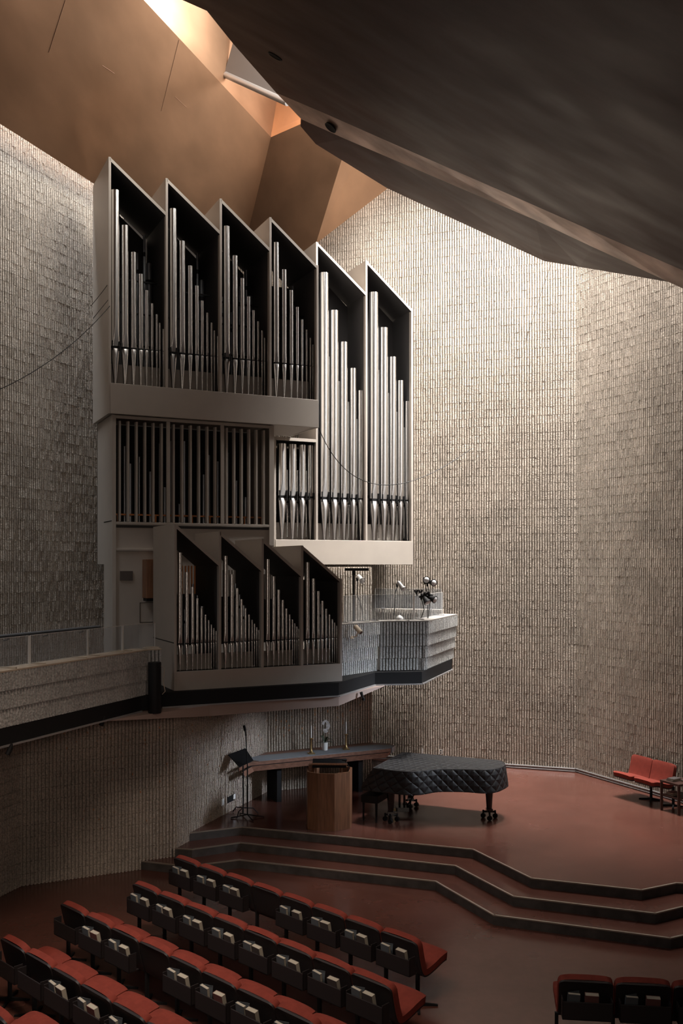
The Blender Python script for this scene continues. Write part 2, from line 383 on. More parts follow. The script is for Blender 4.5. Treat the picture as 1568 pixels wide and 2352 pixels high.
for u, v, lab, pl in ((632,129,'black recessed downlight in the broad dark ceiling', (q0,nD)), (759,293,'black recessed downlight in the lit ceiling strip', (at_y(759,293,17.55),None))):
    n = (nD if pl[1] is not None else (r1[1]-r1[0]).cross(r2[1]-r1[0])).normalized()
    if n.z > 0: n = -n
    p = on_plane(u, v, pl[0], nD) if pl[1] is not None else pl[0]
    Mx = n.to_track_quat('Z','Y').to_matrix()
    m = MB(); m.lathe([(.115,-.02),(.125,.012),(.10,.016),(.095,-.012)], p+n*.0, 20, 0, Mx)
    m.lathe([(.094,.010),(.0001,.010)], p, 20, 0, Mx)
    tag(m.build('ceiling_downlight', BLACK, smooth=True), lab, 'downlight')
# ---------------------------------------------------------------- organ
PBASE = [.108,.275,.423,.548,.648,.741,.821,.873,.934]
PH = [2.97,2.33,1.84,1.44,1.14,.90,.70,.54,.43]
PDI = [.17,.14,.112,.092,.072,.055,.048,.038,.034]
def pipe(parent, s, c, zm, r, h, hf, mt=TIN, name='organ_pipe'):
    """a flue pipe: body with a pressed upper lip, dark mouth, conical foot with lower lip"""
    n = 24 if r > .03 else 14; m = MB(); M = Matrix.Rotation(TH, 3, 'Z'); o = OP(s, c, zm)
    def ring(z, rr, w):
        out = []
        lim = -rr*math.cos(math.radians(54)*w)
        for k in range(n):
            a = 2*math.pi*k/n; x, y = rr*math.cos(a), rr*math.sin(a)
            if w > 0: y = max(y, lim)
            out.append(o+M @ Vector((x, y, z)))
        return out
    Lh = 4.0*r
    rings = [ring(.0, r, 1), ring(Lh*.33, r, .75), ring(Lh*.66, r, .42), ring(Lh, r, 0), ring(h, r, 0), ring(h, r*.93, 0), ring(h-.3*min(h,1), r*.93, 0)]
    vs = [p for rg in rings for p in rg]; fs = []
    for i in range(len(rings)-1):
        for k in range(n): fs.append((i*n+k, i*n+(k+1)%n, (i+1)*n+(k+1)%n, (i+1)*n+k))
    m.add(vs, fs)
    m.add(rings[-1], [tuple(range(n))], 1)
    g = .55*r
    mr = [ring(-g, r*.9, .95), ring(0.002, r*.9, .95)]
    m.add(mr[0]+mr[1], [(k,(k+1)%n,n+(k+1)%n,n+k) for k in range(n)], 1)
    if r > .07:   # ears either side of the mouth
        for sg in (-1, 1):
            p = o+M @ Vector((sg*r*.80, -r*.62, 0)); q = []
            for z in (-g*1.9, g*1.9):
                for x, y in ((-.006,0),(.006,0),(.006,-.05),(-.006,-.05)): q.append(p+M @ Vector((x, y, z)))
            m.hexa(q, 1)
    ob = m.build(name, [mt, BLACK], parent, smooth=True)
    f = MB(); rg = [ring(-g, r*.98, 1), ring(-g-.9*r, r*.97, .55), ring(-g-2.2*r, r*.90, 0), ring(-hf, r*.20, 0)]
    f.add([p for q in rg for p in q], [(i*n+(k+1)%n, i*n+k, (i+1)*n+k, (i+1)*n+(k+1)%n) for i in range(3) for k in range(n)]+[tuple(range(n))])
    f.build('pipe_foot', TINF if r > .07 else mt, ob, smooth=True, fix=True)
    return ob
def cyl(m, s, c, z0, z1, r, n=14, mi=0):
    m.lathe([(r, z0), (r, z1)], OP(s, c, 0), n, mi)
def case(name, label, cat, c, dep, us, peaks, lows, zbot, zbase, th, group=None, first_flat=None, toe=.45, ldep=None):
    sb = [s_of(u, c) for u in us]; n = len(sb)-1
    root = thing(name, label, cat, OP(sb[0], c, zbot), group)
    for k in range(n+1):
        a = sb[k]-(th/2 if 0 < k < n else (0 if k == 0 else th))
        top = peaks[k] if k < n else lows[-1]
        z0 = zbot if k in (0, n) else zbase
        m = MB(); m.ob(a, a+th, c, c+dep, z0, top); m.build('side_panel' if k in (0, n) else 'divider', PANEL, root, bevel=.006)
    for k in range(n):
        m = MB(); a, b = sb[k]+(th if k == 0 else th/2), sb[k+1]-(th if k == n-1 else th/2)
        a0 = a-th*.5
        zt0, zt1 = peaks[k], lows[k]
        m.hexa([OP(a0,c,zt0-th*1.4),OP(b,c,zt1-th*1.4),OP(b,c+dep,zt1-th*1.4),OP(a0,c+dep,zt0-th*1.4),OP(a0,c,zt0),OP(b,c,zt1),OP(b,c+dep,zt1),OP(a0,c+dep,zt0)])
        m.m[0] = 1  # underside coloured dark in place of its shade
        m.build('roof_panel', [PANEL, INNER_SHADE], root)
        m = MB(); e = sb[k+1]-(th if k == n-1 else th/2); m.ob(e-.008, e-.001, c+.10, c+dep-.01, zbase, lows[k]-th*1.3); m.build('shade_lining', INNER_SHADE, root)  # thin dark sheets added on the bay sides to stand for shade
        m = MB(); e = sb[k]+(th if k == 0 else th/2); m.ob(e+.001, e+.008, c+.10, c+dep-.01, zbase, peaks[k]-th*2.6); m.build('shade_lining', INNER_SHADE, root)
    m = MB(); m.ob(sb[0]+th*.6, sb[-1]-.002, c-.012, c+.05, zbot, zbase); m.build('front_board', PANEL, root, bevel=.006)
    m = MB(); m.ob(sb[0]+th, sb[-1]-th, c+.05, c+dep, zbot+.01, zbot+.06); m.build('bottom_board', PANEL, root)
    m = MB(); m.ob(sb[0]+th, sb[-1]-th, c+.05, c+.40, zbase-.07, zbase-.02); m.build('pipe_rack_board', INNER_SHADE, root)
    m = MB(); m.ob(sb[0]+th, sb[-1]-th, c+.40, c+.43, zbase-.02, zbase+toe); m.build('toe_board', PANEL, root)
    return root, sb
# upper case (four bays)
CU = 17.96
us = [249, 383, 507, 621, 731.4]
pk = [z_of(247.4,359,CU), z_of(383,409,CU), z_of(507.6,456,CU), z_of(622,499,CU)]
lw = [z_of(383,487,CU), z_of(506,530,CU), z_of(619.5,569,CU), z_of(731,609,CU)]
up, sb = case('upper_organ_case', 'tall grey sawtooth-topped organ case with four bays of tin pipes under the copper ceiling', 'organ case', CU, 1.53, us, pk, lw, 8.155, 8.735, .05)
for k in range(4):
    w = sb[k+1]-sb[k]; sc = (2.97-.17*k)/2.97; ds = [1,.91,.83,.76][k]
    for f, h, d in zip(PBASE, PH, PDI): pipe(up, s_of(us[k]+1+(us[k+1]-us[k])*f, CU+.11), CU+.11, 9.46, d/2*ds, h*sc, .76)
    m = MB()
    if k < 3:
        m.hexa([OP(sb[k]+.05,CU+1.48,9.0),OP(sb[k+1]-.05,CU+1.48,9.0),OP(sb[k+1]-.05,CU+1.51,9.0),OP(sb[k]+.05,CU+1.51,9.0),
                OP(sb[k]+.05,CU+1.48,pk[k]-.12),OP(sb[k+1]-.05,CU+1.48,lw[k]-.14),OP(sb[k+1]-.05,CU+1.51,lw[k]-.14),OP(sb[k]+.05,CU+1.51,pk[k]-.12)])
    else: m.ob(sb[k]+.05, sb[k+1]-.05, CU+1.48, CU+1.51, 9.0, lw[k]-.1)
    m.build('back_panel', INNER_SHADE, up)
    for f, r, z1, cc in ((.78,.028,11.9-.2*k,.8),(.90,.062,11.4-.2*k,.95),(.70,.02,11.6-.2*k,1.0),(.3,.03,10.9,.9),(.5,.024,10.6,.9),(.14,.035,11.3-.2*k,1.0)):
        if k == 3 and f in (.90,): continue
        m = MB(); cyl(m, sb[k]+w*f, CU+cc, 9.0, z1, r); m.lathe([(r*1.15,z1-.42),(r*1.15,z1-.34)], OP(sb[k]+w*f, CU+cc, 0), 14, 1)
        m.build('rear_pipe', [DARKTIN, BLACK], up, smooth=True)
    m = MB()
    for z in (9.62, 10.25, 10.9-.1*k): m.ob(sb[k]+.04, sb[k+1]-.04, CU+.62, CU+.65, z, z+.03)
    m.build('support_rail', BLACK, up)
m = MB(); m.ob(sb[0]-.004, sb[0]+.02, CU+.02, CU+1.5, 10.30, 10.312); m.build('panel_seam', BLACK, up)
# louvred tower under the upper case
CT = 18.04
sl = [s_of(u, CT) for u in (257, 628)]
zt, zl, zlb = 8.15, 8.08, 6.11
tw = thing('louvred_organ_case', 'beige organ case with a grille of upright slats standing below the tall pipe case', 'organ case', OP(sl[0], CT, 3.17))
m = MB(); m.ob(sl[0], sl[0]+.05, CT, CT+1.4, 5.30, zt); m.ob(sl[0], sl[0]+.05, CT, CT+.75, 3.17, 5.30); m.build('side_panel', PANEL, tw)
m = MB(); m.ob(sl[1]-.05, sl[1], CT, CT+1.4, 5.30, zt); m.ob(sl[1]-.05, sl[1], CT, CT+.75, 3.17, 5.30); m.build('side_panel', PANEL, tw)
m = MB(); so0, so1 = s_of(265.8, CT), s_of(617, CT)
m.ob(sl[0]-.0, so0, CT-.03, CT, 3.17, zt-.01); m.ob(so1, sl[1], CT-.03, CT, 5.68, zt-.01); m.ob(so0, so1, CT-.03, CT, zl, zt-.01); m.ob(so0, so1, CT-.03, CT, 6.06, zlb)
mul = [s_of(385.8, CT), s_of(509.8, CT)]
for s in mul: m.ob(s-.035, s+.035, CT-.03, CT+.02, zlb, zl)
m.build('grille_frame', PANEL, tw, bevel=.005)
for us_ in ((271.5,291,310.4,330,349,368),(395.5,415.4,434.7,454,473,491.4),(517.4,535,552,569.3,585.9,602.8)):
    for u in us_:
        s = s_of(u+2, CT); m = MB()
        m.hexa([OP(s,CT+.0,zlb+.01),OP(s+.034,CT+.0,zlb+.01),OP(s+.034-.012,CT+.085,zlb+.01),OP(s-.012,CT+.085,zlb+.01),
                OP(s,CT+.0,zl-.04),OP(s+.034,CT+.0,zl-.04),OP(s+.034-.012,CT+.085,zl-.04),OP(s-.012,CT+.085,zl-.04)])
        m.build('slat', PANEL, tw)
m = MB(); m.ob(sl[0]+.05, sl[1]-.05, CT+1.3, CT+1.34, 5.30, zt); m.build('back_panel', BLACK, tw)
m = MB(); m.ob(sl[0]+.05, sl[1]-.05, CT, CT+1.3, 6.0, 6.05); m.build('inner_floor', INNER_SHADE, tw)
for i in range(22):
    s = so0+.08+(so1-so0-.16)*(i+.5)/22; z1 = 6.5+1.3*abs(math.sin(i*1.7+.4)); r = .018+.012*(i%3)
    m = MB(); cyl(m, s, CT+.42+.1*(i%3), 6.05, z1, r); m.build('inner_pipe', DARKTIN, tw, smooth=True)
m = MB(); m.ob(so0+.05, so1-.05, CT+.25, CT+.28, 6.25, 6.28)
for i in range(9): s = so0+.08+i*.37; m.ob(s, s+.03, CT+.25, CT+.28, 6.05, 6.25)
m.build('copper_rail', COPBAR, tw)
m = MB()
for i in range(10): m.ob(mul[0]-.9, mul[1], CT+1.2, CT+1.25, 6.9+i*.11, 6.93+i*.11)
m.build('inner_rack', BLACK, tw)
m = MB(); m.ob(so0, sl[1]-.05, CT+.01, CT+.04, 5.60, 6.06); m.build('plain_panel', PANEL, tw)
m = MB(); m.ob(so0, sl[1]-.05, CT-.02, CT+.03, 5.555, 5.60); m.build('ledge', PANEL, tw, bevel=.004)
m = MB(); m.ob(so0, sl[1]-.05, CT+.012, CT+.04, 3.17, 5.55); m.build('lower_panel', PANEL, tw)
m = MB(); sa, sc_ = s_of(321,CT), s_of(357,CT); za, zb = z_of(321,1430,CT), z_of(321,1384,CT)
for a, b, z0, z1 in ((sa,sa+.008,za,zb),(sa,sc_,za,za+.008),(sa,sc_,zb-.008,zb),(sc_-.008,sc_,za,zb)): m.ob(a, b, CT+.002, CT+.012, z0, z1)
m.build('access_hatch_seam', BLACK, tw)
m = MB(); m.ob(sl[0]-.004, sl[0]+.01, CT+.02, CT+.74, 6.12, 6.135); m.build('panel_seam', BLACK, tw)
m = MB(); a = s_of(275.3,CT); b = s_of(304.8,CT); m.ob(a, b, CT-.012, CT+.01, z_of(290,1333.5,CT), z_of(290,1311.5,CT))
tag(m.build('wall_plaque', mat('plaque_bronze', (.07,.055,.05), .5), bevel=.003), 'small dark plaque on the beige organ panel', 'plaque')
m = MB(); a = s_of(326,CT); m.ob(a, a+.42, CT-.34, CT-.02, z_of(326,1374.5,CT-.3), z_of(326,1284.5,CT-.3))
kb = tag(m.build('wooden_cabinet', WOOD, bevel=.01), 'reddish wooden box hung on the organ panel behind the low pipe case', 'cabinet')
m = MB(); m.ob(a+.02, a+.40, CT-.30, CT-.02, z_of(326,1381,CT-.3), z_of(326,1374.5,CT-.3)); m.build('base', BLACK, kb)
# great pedal case at the right
CL = 19.45
us = [629, 727.7, 841.5, 948.4]
pk = [8.13, z_of(724.7,555,CL), z_of(840,598,CL)]; lw = [8.13, z_of(840,671.5,CL), z_of(948.4,709,CL)]
gp, sb = case('pedal_organ_case', 'pale sunlit organ case holding the largest tin pipes at the right', 'organ case', CL, 1.0, us, pk, lw, 5.29, 5.85, .05, toe=.40)
def dia(u, px): k = (u-UC)/FPX; return px*(CL/(-DY*k+DX))/FPX
L1 = [(647,22.0,8.0),(671.5,19.5,8.0),(694,17.2,8.0),(712.5,15.0,8.0)]
L2 = [(744,22.4,628),(767.5,19.6,714),(789.5,17.8,786.5),(810.5,15.6,846.5),(828,13.2,897.5)]
L3 = [(858,22.6,673),(881.3,19.6,753.5),(901.8,17.0,820.5),(919.6,14.4,874.5),(935.7,12.2,922)]
def zmouth(u): return z_of(u, 1141+.032*(u-640), CL)
for row in (L1, L2, L3):
    for i, (u, d, v) in enumerate(row):
        c = CL+.16; s = s_of(u, c)
        h = (v if v < 20 else z_of(u, v, c))-6.84
        pipe(gp, s, c, 6.84, dia(u, d)/2, h, .97)
        if i < len(row)-1:
            u2 = (u+row[i+1][0])/2; c2 = CL+.34; s2_ = s_of(u2, c2); r2_ = dia(u2, 11)/2
            pipe(gp, s2_, c2, 6.72, r2_, min(h*.62, 7.9-6.72) if row is L1 else h*.66, .80, name='second_row_pipe')
for k in range(3):
    m = MB(); x0, x1, t0, t1 = sb[k]+.05, sb[k+1]-.05, pk[k]-.13, lw[k]-.13
    m.hexa([OP(x0,CL+.90,6.2),OP(x1,CL+.90,6.2),OP(x1,CL+.93,6.2),OP(x0,CL+.93,6.2),OP(x0,CL+.90,t0),OP(x1,CL+.90,t1),OP(x1,CL+.93,t1),OP(x0,CL+.93,t0)])
    m.build('back_panel', INNER_SHADE, gp)
m = MB(); m.ob(sb[0]+.06, sb[-1]-.06, CL+.29, CL+.31, 6.86, 6.93); m.build('support_rail', BLACK, gp)
m = MB(); m.ob(sb[0]+.06, sb[-1]-.06, CL+.50, CL+.55, 6.05, 6.45); m.build('wind_chest', BLACK, gp)
# low positive case on the balcony edge
CP = 15.54
us = [400, 505.4, 603, 694, 785.6]
pk = [5.98, 5.864, 5.75, 5.636]; lw = [5.33, 5.235, 5.135, 5.035]
lp, sb = case('front_organ_case', 'low sawtooth-topped brown-grey organ case projecting over the balcony edge', 'organ case', CP, 1.42, us, pk, lw, 3.085, 3.48, .046, toe=.25)
F2 = [.119,.27,.393,.496,.589,.674,.746,.804,.857,.906,.947]
H2 = [1.54,1.21,.955,.755,.592,.474,.377,.303,.24,.191,.153]
D2 = [.082,.066,.058,.050,.043,.036,.031,.028,.025,.022,.020]
for k in range(4):
    w = sb[k+1]-sb[k]; scl = 1-.035*k
    for f, h, d in zip(F2, H2, D2): pipe(lp, s_of(us[k]+.5+(us[k+1]-us[k])*f, CP+.07), CP+.07, 3.955, d/2, h*scl, .47)
    zt0 = 5.22-.09*k
    if k < 3:
        m = MB(); m.ob(sb[k]+.03, sb[k+1]-.03, CP+1.36, CP+1.39, 3.8, 4.75-.06*k); m.build('back_panel', INNER_SHADE, lp)
        for i in range(13):
            s = sb[k]+.05+(w-.1)*i/12
            m = MB(); m.ob(s, s+.022, CP+1.36, CP+1.39, 4.75-.06*k, 5.27-.08*k+.0*i); m.build('rear_slat', COPBAR if k == 0 else PANEL, lp)
    else:
        m = MB(); m.ob(sb[k]+.03, sb[k+1]-.03, CP+1.36, CP+1.39, 3.8, 5.0); m.build('back_panel', INNER_SHADE, lp)
    for f, r, z1, cc in ((.62,.02,4.95,.6),(.72,.018,4.75,.6),(.86,.05,4.55,.7),(.3,.03,4.8,.8),(.47,.022,4.5,.7)):
        m = MB(); cyl(m, sb[k]+w*f, CP+cc, 3.7, z1, r, 12)
        m.lathe([(r*1.15,z1-.25),(r*1.15,z1-.2)], OP(sb[k]+w*f, CP+cc, 0), 12, 1)
        m.build('rear_pipe', [DARKTIN, BLACK], lp, smooth=True)
m = MB(); m.ob(sb[0]-.004, sb[0]+.01, CP+.02, CP+1.4, 3.96, 3.972); m.build('panel_seam', BLACK, lp)
# ---------------------------------------------------------------- balcony
sk = [(-5.55,9.3),(-4.46,12.14),(-3.24,15.22),(-2.98,15.62),(-.05,17.0),(.66,18.56),(1.60,18.72),(2.49,21.25),(2.40,22.75),(-4.9,25.3),(-9,15),(-8,9)]
m = MB(); m.prism(sk, 2.93, 3.16); bal = struct(m.build('balcony_floor', DECKM), 'dark-edged balcony slab carrying the organ')
m = MB()
for i in range(8):
    p, q = Vector(sk[i]), Vector(sk[i+1]); t = (q-p).normalized(); n = Vector((t.y,-t.x))
    if i in (2,): continue
    m.prism([tuple(p-n*.05), tuple(q-n*.05), tuple(q+n*.025), tuple(p+n*.025)], 2.905, 2.93)
m.build('edge_angle', GREYM, bal)
m = MB()
B = [(-3.62,14.36),(-2.24,15.95),(-.05,17.12),(.88,18.6)]
Z = [2.90,2.72,2.72,2.90]
back = [(.6,21.0),(-1.7,20.0),(-2.95,16.7),(-5.2,15.6)]
vs = [Vector((x,y,z)) for (x,y),z in zip(B,Z)]+[Vector((x,y,2.80)) for x,y in back]+[Vector((x,y,2.905)) for x,y in B]+[Vector((x,y,2.905)) for x,y in back]
n = 8
fs = [(0,1,7),(1,6,7),(1,2,5),(1,5,6),(2,3,4),(2,4,5),tuple(range(8,16))]+[(i,(i+1)%n,n+(i+1)%n,n+i) for i in range(n)]
m.add(vs, fs); struct(m.build('ceiling_under_balcony', SOFF, fix=True), 'painted dropped soffit under the balcony')
def parapet(name, label, path, z0, nc, ch, th, batter, capm, endret=None):
    m = MB()
    P = [Vector(p) for p in path]
    for i in range(len(P)-1):
        t = (P[i+1]-P[i]).normalized(); nn = Vector((t.y,-t.x)); bt = batter*nc
        a, b = P[i]-nn*(bt+.03), P[i+1]-nn*(bt+.03)
        m.prism([tuple(a), tuple(b), tuple(P[i+1]-nn*th), tuple(P[i]-nn*th)], z0, z0+nc*ch)
        fluted(m, tuple(P[i]-nn*.03), tuple(P[i+1]-nn*.03), z0, z0+nc*ch, ch, .062, .044, .03, .003, batter)
    root = m.build(name, PARA)
    k = MB()
    for i in range(len(P)-1):
        t = (P[i+1]-P[i]).normalized(); nn = Vector((t.y,-t.x))
        k.prism([tuple(P[i]-nn*.0-t*.004), tuple(P[i+1]+t*.004), tuple(P[i+1]-nn*th+t*.004), tuple(P[i]-nn*th-t*.004)], z0+nc*ch, z0+nc*ch+.02+.002*i)
    k.build('cap', capm, root)
    return struct(root, label)
parapet('parapet_left', 'dark fluted block parapet of the left balcony', [(-5.52,9.3),(-4.41,12.14),(-3.16,15.35),(-2.96,15.45)], 3.16, 3, .243, .34, .02, CAP)
pr = [(.0,17.85),(.784,18.82),(1.751,18.96),(2.65,21.49)]
parapet('parapet_right', 'stepped fluted block parapet curving round the right balcony', pr, 3.16, 4, .245, .36, .03, CAPG)
wall('wall_balcony_rear', 'low fluted block wall at the rear of the right balcony', (.74,22.35), (2.32,21.75), 3.16, 4.25, th=.18)
# acrylic screens
def screen(label, pts, z, h, grp, curved=False):
    P = [Vector(p) for p in pts]; m = MB()
    for i in range(len(P)-1):
        t = (P[i+1]-P[i]).normalized(); nn = Vector((t.y,-t.x))*.005
        m.prism([tuple(P[i]-nn), tuple(P[i+1]-nn), tuple(P[i+1]+nn), tuple(P[i]+nn)], z+.012, z+h)
    o = m.build('acrylic_screen', ACRYL); tag(o, label, 'screen', grp)
    e = MB()
    for q in (P[0], P[-1]): e.box(q.x-.008, q.x+.008, q.y-.008, q.y+.008, z+.012, z+h)
    for i in range(len(P)-1):
        t = (P[i+1]-P[i]).normalized(); nn = Vector((t.y,-t.x))*.006
        e.prism([tuple(P[i]-nn), tuple(P[i+1]-nn), tuple(P[i+1]+nn), tuple(P[i]+nn)], z+h, z+h+.006)
    e.build('polished_edge', mat('acrylic_edge', (.62,.60,.58), .3) if 'acrylic_edge' not in bpy.data.materials else bpy.data.materials['acrylic_edge'], o)
    c = MB()
    for q in (P[0].lerp(P[1], .12), P[-2].lerp(P[-1], .85)):
        t = (P[1]-P[0]).normalized(); nn = Vector((t.y,-t.x))
        a, b = q-nn*.13, q+nn*.13
        c.prism([tuple(a-t*.015), tuple(b-t*.015), tuple(b+t*.015), tuple(a+t*.015)], z, z+.012)
    c.build('foot', CAP if z < 4 else GREYM, o)
g1 = 'acrylic screens on the balcony parapets'
zl_ = 3.915
def lpt(f, off=.17):   # point along the left parapet
    a, b = Vector((-4.41,12.14)), Vector((-3.16,15.35)); t = (b-a).normalized(); n = Vector((t.y,-t.x)); return tuple(a+(b-a)*f-n*off)
screen('clear acrylic screen at the far left of the left parapet', [lpt(-.55), lpt(.22)], zl_, .40, g1)
screen('clear acrylic screen in the middle of the left parapet', [lpt(.23), lpt(.60)], zl_, .40, g1)
screen('clear acrylic screen near the right end of the left parapet', [lpt(.605), lpt(.86)], zl_, .40, g1)
screen('short clear acrylic screen at the corner beside the black column speaker', [lpt(.87), lpt(1.0), (-3.12,15.72)], zl_, .40, g1)
zr_ = 4.165
screen('clear acrylic screen next to the front organ case on the right parapet', [(.05,18.16),(.52,18.80)], zr_, .52, g1)
screen('wide clear acrylic screen in the middle of the right parapet', [(.53,18.82),(1.46,19.08)], zr_, .52, g1)
screen('clear acrylic screen behind the black spotlights on the right parapet', [(1.48,19.10),(2.28,21.25)], zr_, .50, g1)
screen('clear acrylic screen above the rear balcony wall', [(.80,22.28),(2.30,21.72)], 4.255, .47, g1)
m = MB(); pth = [Vector((-8.05,12.9,3.97)), Vector((-5.15,20.0,3.97))]
m.tube(pth, .035, 10)
hr = tag(m.build('handrail', STEEL, smooth=True), 'dark steel handrail fixed along the left wall above the balcony', 'handrail')
m = MB()
for i in range(7):
    p = pth[0].lerp(pth[1], (i+.5)/7); m.tube([p, p+Vector((0,0,-.07)), p+Vector((-.10,.04,-.09))], .014, 6)
m.build('bracket', STEEL, hr)
# black column speaker
m = MB(); p = at_y(355, 1520, 15.15); m.lathe([(.10,2.90),(.105,2.92),(.105,3.70),(.10,3.72)], (p.x,p.y,0), 24)
cs = tag(m.build('column_speaker', BLACK, smooth=True), 'black column loudspeaker hanging at the end of the left parapet', 'speaker')
m = MB(); m.tube([(p.x+.10,p.y,3.66),(p.x+.16,p.y,3.62),(p.x+.14,p.y,3.4),(p.x+.17,p.y,3.25),(p.x+.12,p.y,3.2)], .006, 5); m.build('cable', CAP, cs)
# small lamps on the right balcony
def flood(label, pos, aim, r, glass, body, stem=None, clip=True, grp='lamps on the right balcony'):
    root = thing('flood_lamp', label, 'lamp', pos, grp); p = Vector(pos)
    M = (Vector(aim)-p).normalized().to_track_quat('Z','Y').to_matrix()
    m = MB(); m.lathe([(.02,-.22),(.04,-.20),(.045,-.12),(r*.75,-.05),(r,.0),(r*1.04,.02),(r*.92,.02)], p, 18, 0, M); m.build('reflector', body, root, smooth=True)
    m = MB(); m.lathe([(r*.93,.012),(r*.7,.03),(r*.3,.042),(0.0001,.045)], p, 18, 0, M); m.build('lens', glass, root, smooth=True)
    b = p+M @ Vector((0,0,-.2)); m = MB(); m.tube([b, b+Vector((-.03,.02,-.05)), b+Vector((-.02,.02,-.10))], .022, 8); m.build('clamp', BLACK, root, smooth=True)
    if stem:
        m = MB(); m.tube([b+Vector((-.02,.02,-.08))]+[Vector(q) for q in stem], .008, 5); m.build('cable', BLACK, root, smooth=True)
pA = at_y(831, 1333, 18.9)
flood('round white lamp nearest the front organ case, tilted down', pA, pA+Vector((.4,-1,-.5)), .062, LENS, WHITE, [pA+Vector((-.10,.1,-.3)), pA+Vector((-.03,.1,-.45)), pA+Vector((.02,.1,-.7))])
pB = at_y(926, 1352, 19.0)
flood('bare silver bulb lamp pointing downwards beside its coiled black cable', pB, pB+Vector((.45,-.6,-.6)), .058, LENS, GREYM, [pB+Vector((-.16,.1,-.10)), pB+Vector((-.17,.1,-.3)), pB+Vector((-.18,.1,-.55))])
pC = at_y(979, 1332, 19.6)
flood('left one of the pair of round white lamps above the acrylic screen', pC, pC+Vector((-.05,-1,-.05)), .074, LENS, BLACK, [at_y(982,1370,19.7), at_y(981,1420,19.7)])
pD = at_y(995, 1338.5, 19.6)
flood('right one of the pair of round white lamps above the acrylic screen', pD, pD+Vector((.45,-1,-.1)), .072, LENS, BLACK, [at_y(988,1370,19.7), at_y(983,1420,19.7)])
pE = at_y(981, 1383, 19.2)
flood('lower black spotlight with a silver lens clipped in front of the screen', pE, pE+Vector((.55,-.6,-.9)), .078, LENS, BLACK, [at_y(974,1400,19.1), at_y(966,1420,19.1)])
pF = at_y(997, 1377, 19.2)
flood('upper black spotlight with a silver lens clipped in front of the screen', pF, pF+Vector((.8,-.6,-.35)), .075, LENS, BLACK)
m = MB()
for u0, v0, u1, v1 in ((952,1355,955,1362),(959,1355,956,1362),(962,1355,964,1362),(969,1355,966,1362),(956,1362,957,1369),(962,1372,986,1359),(966,1364,980,1378),(972,1362,994,1368),(975,1360,978,1370),(984,1362,990,1370)):
    m.tube([at_y(u0,v0,19.25), at_y(u1,v1,19.25)], .02, 6)
tag(m.build('lamp_clamp_cluster', BLACK, smooth=True), 'tangle of black clamps holding the spotlights on the acrylic screen edge', 'clamps')
# black bar lamp on a stand
p = at_y(812, 1330, 19.6)
m = MB(); a, b = at_y(791, 1311, 19.6), at_y(847, 1311, 19.6)
m.box(a.x, b.x, a.y-.04, a.y+.04, a.z-.0, a.z+.055)
bl = tag(m.build('bar_speaker', BLACK, bevel=.006), 'long flat black bar on a pole beneath the pale organ case', 'bar')
m = MB(); m.tube([(p.x,p.y,a.z),(p.x,p.y,a.z-.09)], .035, 8); m.tube([(p.x,p.y,a.z-.05),(p.x,p.y,3.16)], .018, 8); m.tube([(p.x-.2,p.y-.1,3.17),(p.x+.2,p.y+.1,3.17)], .012, 6); m.build('pole', BLACK, bl, smooth=True)
# security camera, white dome, small things on the parapet
p = at_y(823, 1447, 17.9); root = thing('security_camera', 'beige bullet camera on a bracket at the corner of the right parapet', 'camera', p)
M = Vector((.55,-.55,-.6)).normalized().to_track_quat('Z','Y').to_matrix()
m = MB(); m.lathe([(.04,-.11),(.048,-.10),(.048,.08),(.043,.085)], p, 16, 0, M); m.build('body', CAP, root, smooth=True)
m = MB(); m.lathe([(.036,.086),(.02,.088)], p, 16, 0, M); m.build('lens', GLOSSB, root, smooth=True)
m = MB(); q = at_y(808, 1463, 18.0); m.tube([p, at_y(818,1462,17.95), q], .014, 7); m.lathe([(.045,-.03),(.03,0),(.0001,.03)], q, 12); m.build('bracket', CAP, root, smooth=True)
p = Vector((1.17,18.96,4.19)); m = MB(); m.lathe([(.075,0),(.078,.02),(.06,.05),(.03,.068),(.012,.085),(.0001,.09)], p, 18)
tag(m.build('table_bell', WHITE, smooth=True), 'small white dome-shaped object resting on the right parapet', 'dome')
m = MB(); q = at_y(834, 1606, 17.6); m.tube([at_y(829,1590,17.65), q], [.03,.02], 8); m.lathe([(.03,-.02),(.034,.0),(.03,.03)], q, 10)
tag(m.build('hanging_spotlight', BLACK, smooth=True), 'small black spotlight hanging from the edge under the right balcony', 'spotlight')
for u, v, y, lb in ((237,1657,14.3,'small dark spotlight under the left balcony edge near its right end'),(24,1722,12.3,'small dark spotlight under the left balcony edge at far left')):
    q = at_y(u, v, y); m = MB(); m.tube([q+Vector((.02,0,.08)), q+Vector((0,0,.02)), q+Vector((-.03,-.03,-.06))], [.012,.03,.035], 10)
    tag(m.build('balcony_spotlight', BLACK, smooth=True), lb, 'spotlight', 'spotlights under the left balcony')
# thin cables
def cable(label, pts, r=.006, mt=BLACK, nm='thin_cable'):
    m = MB(); m.tube([Vector(p) for p in pts], r, 5); tag(m.build(nm, mt, smooth=True), label, 'cable', 'thin cables strung across the room')
def sag(uv0, uv1, uvm, y0, y1, n=20):
    (u0,v0),(u1,v1),(um,vm) = uv0, uv1, uvm; out = []
    for i in range(n+1):
        t = i/n; cu = 2*um-.5*(u0+u1); cv = 2*vm-.5*(v0+v1)
        u = (1-t)**2*u0+2*t*(1-t)*cu+t*t*u1; v = (1-t)**2*v0+2*t*(1-t)*cv+t*t*v1
        out.append(at_y(u, v, y0+(y1-y0)*t))
    return out
cable('thin black cable drooping from the upper organ case to the back wall', sag((732,984),(1084,1029),(868,1113),19.0,22.7), .008)
cable('thin dark cable running from the organ case side down across the left wall', sag((0,894),(252,703),(136,813),15.0,17.7), .007)
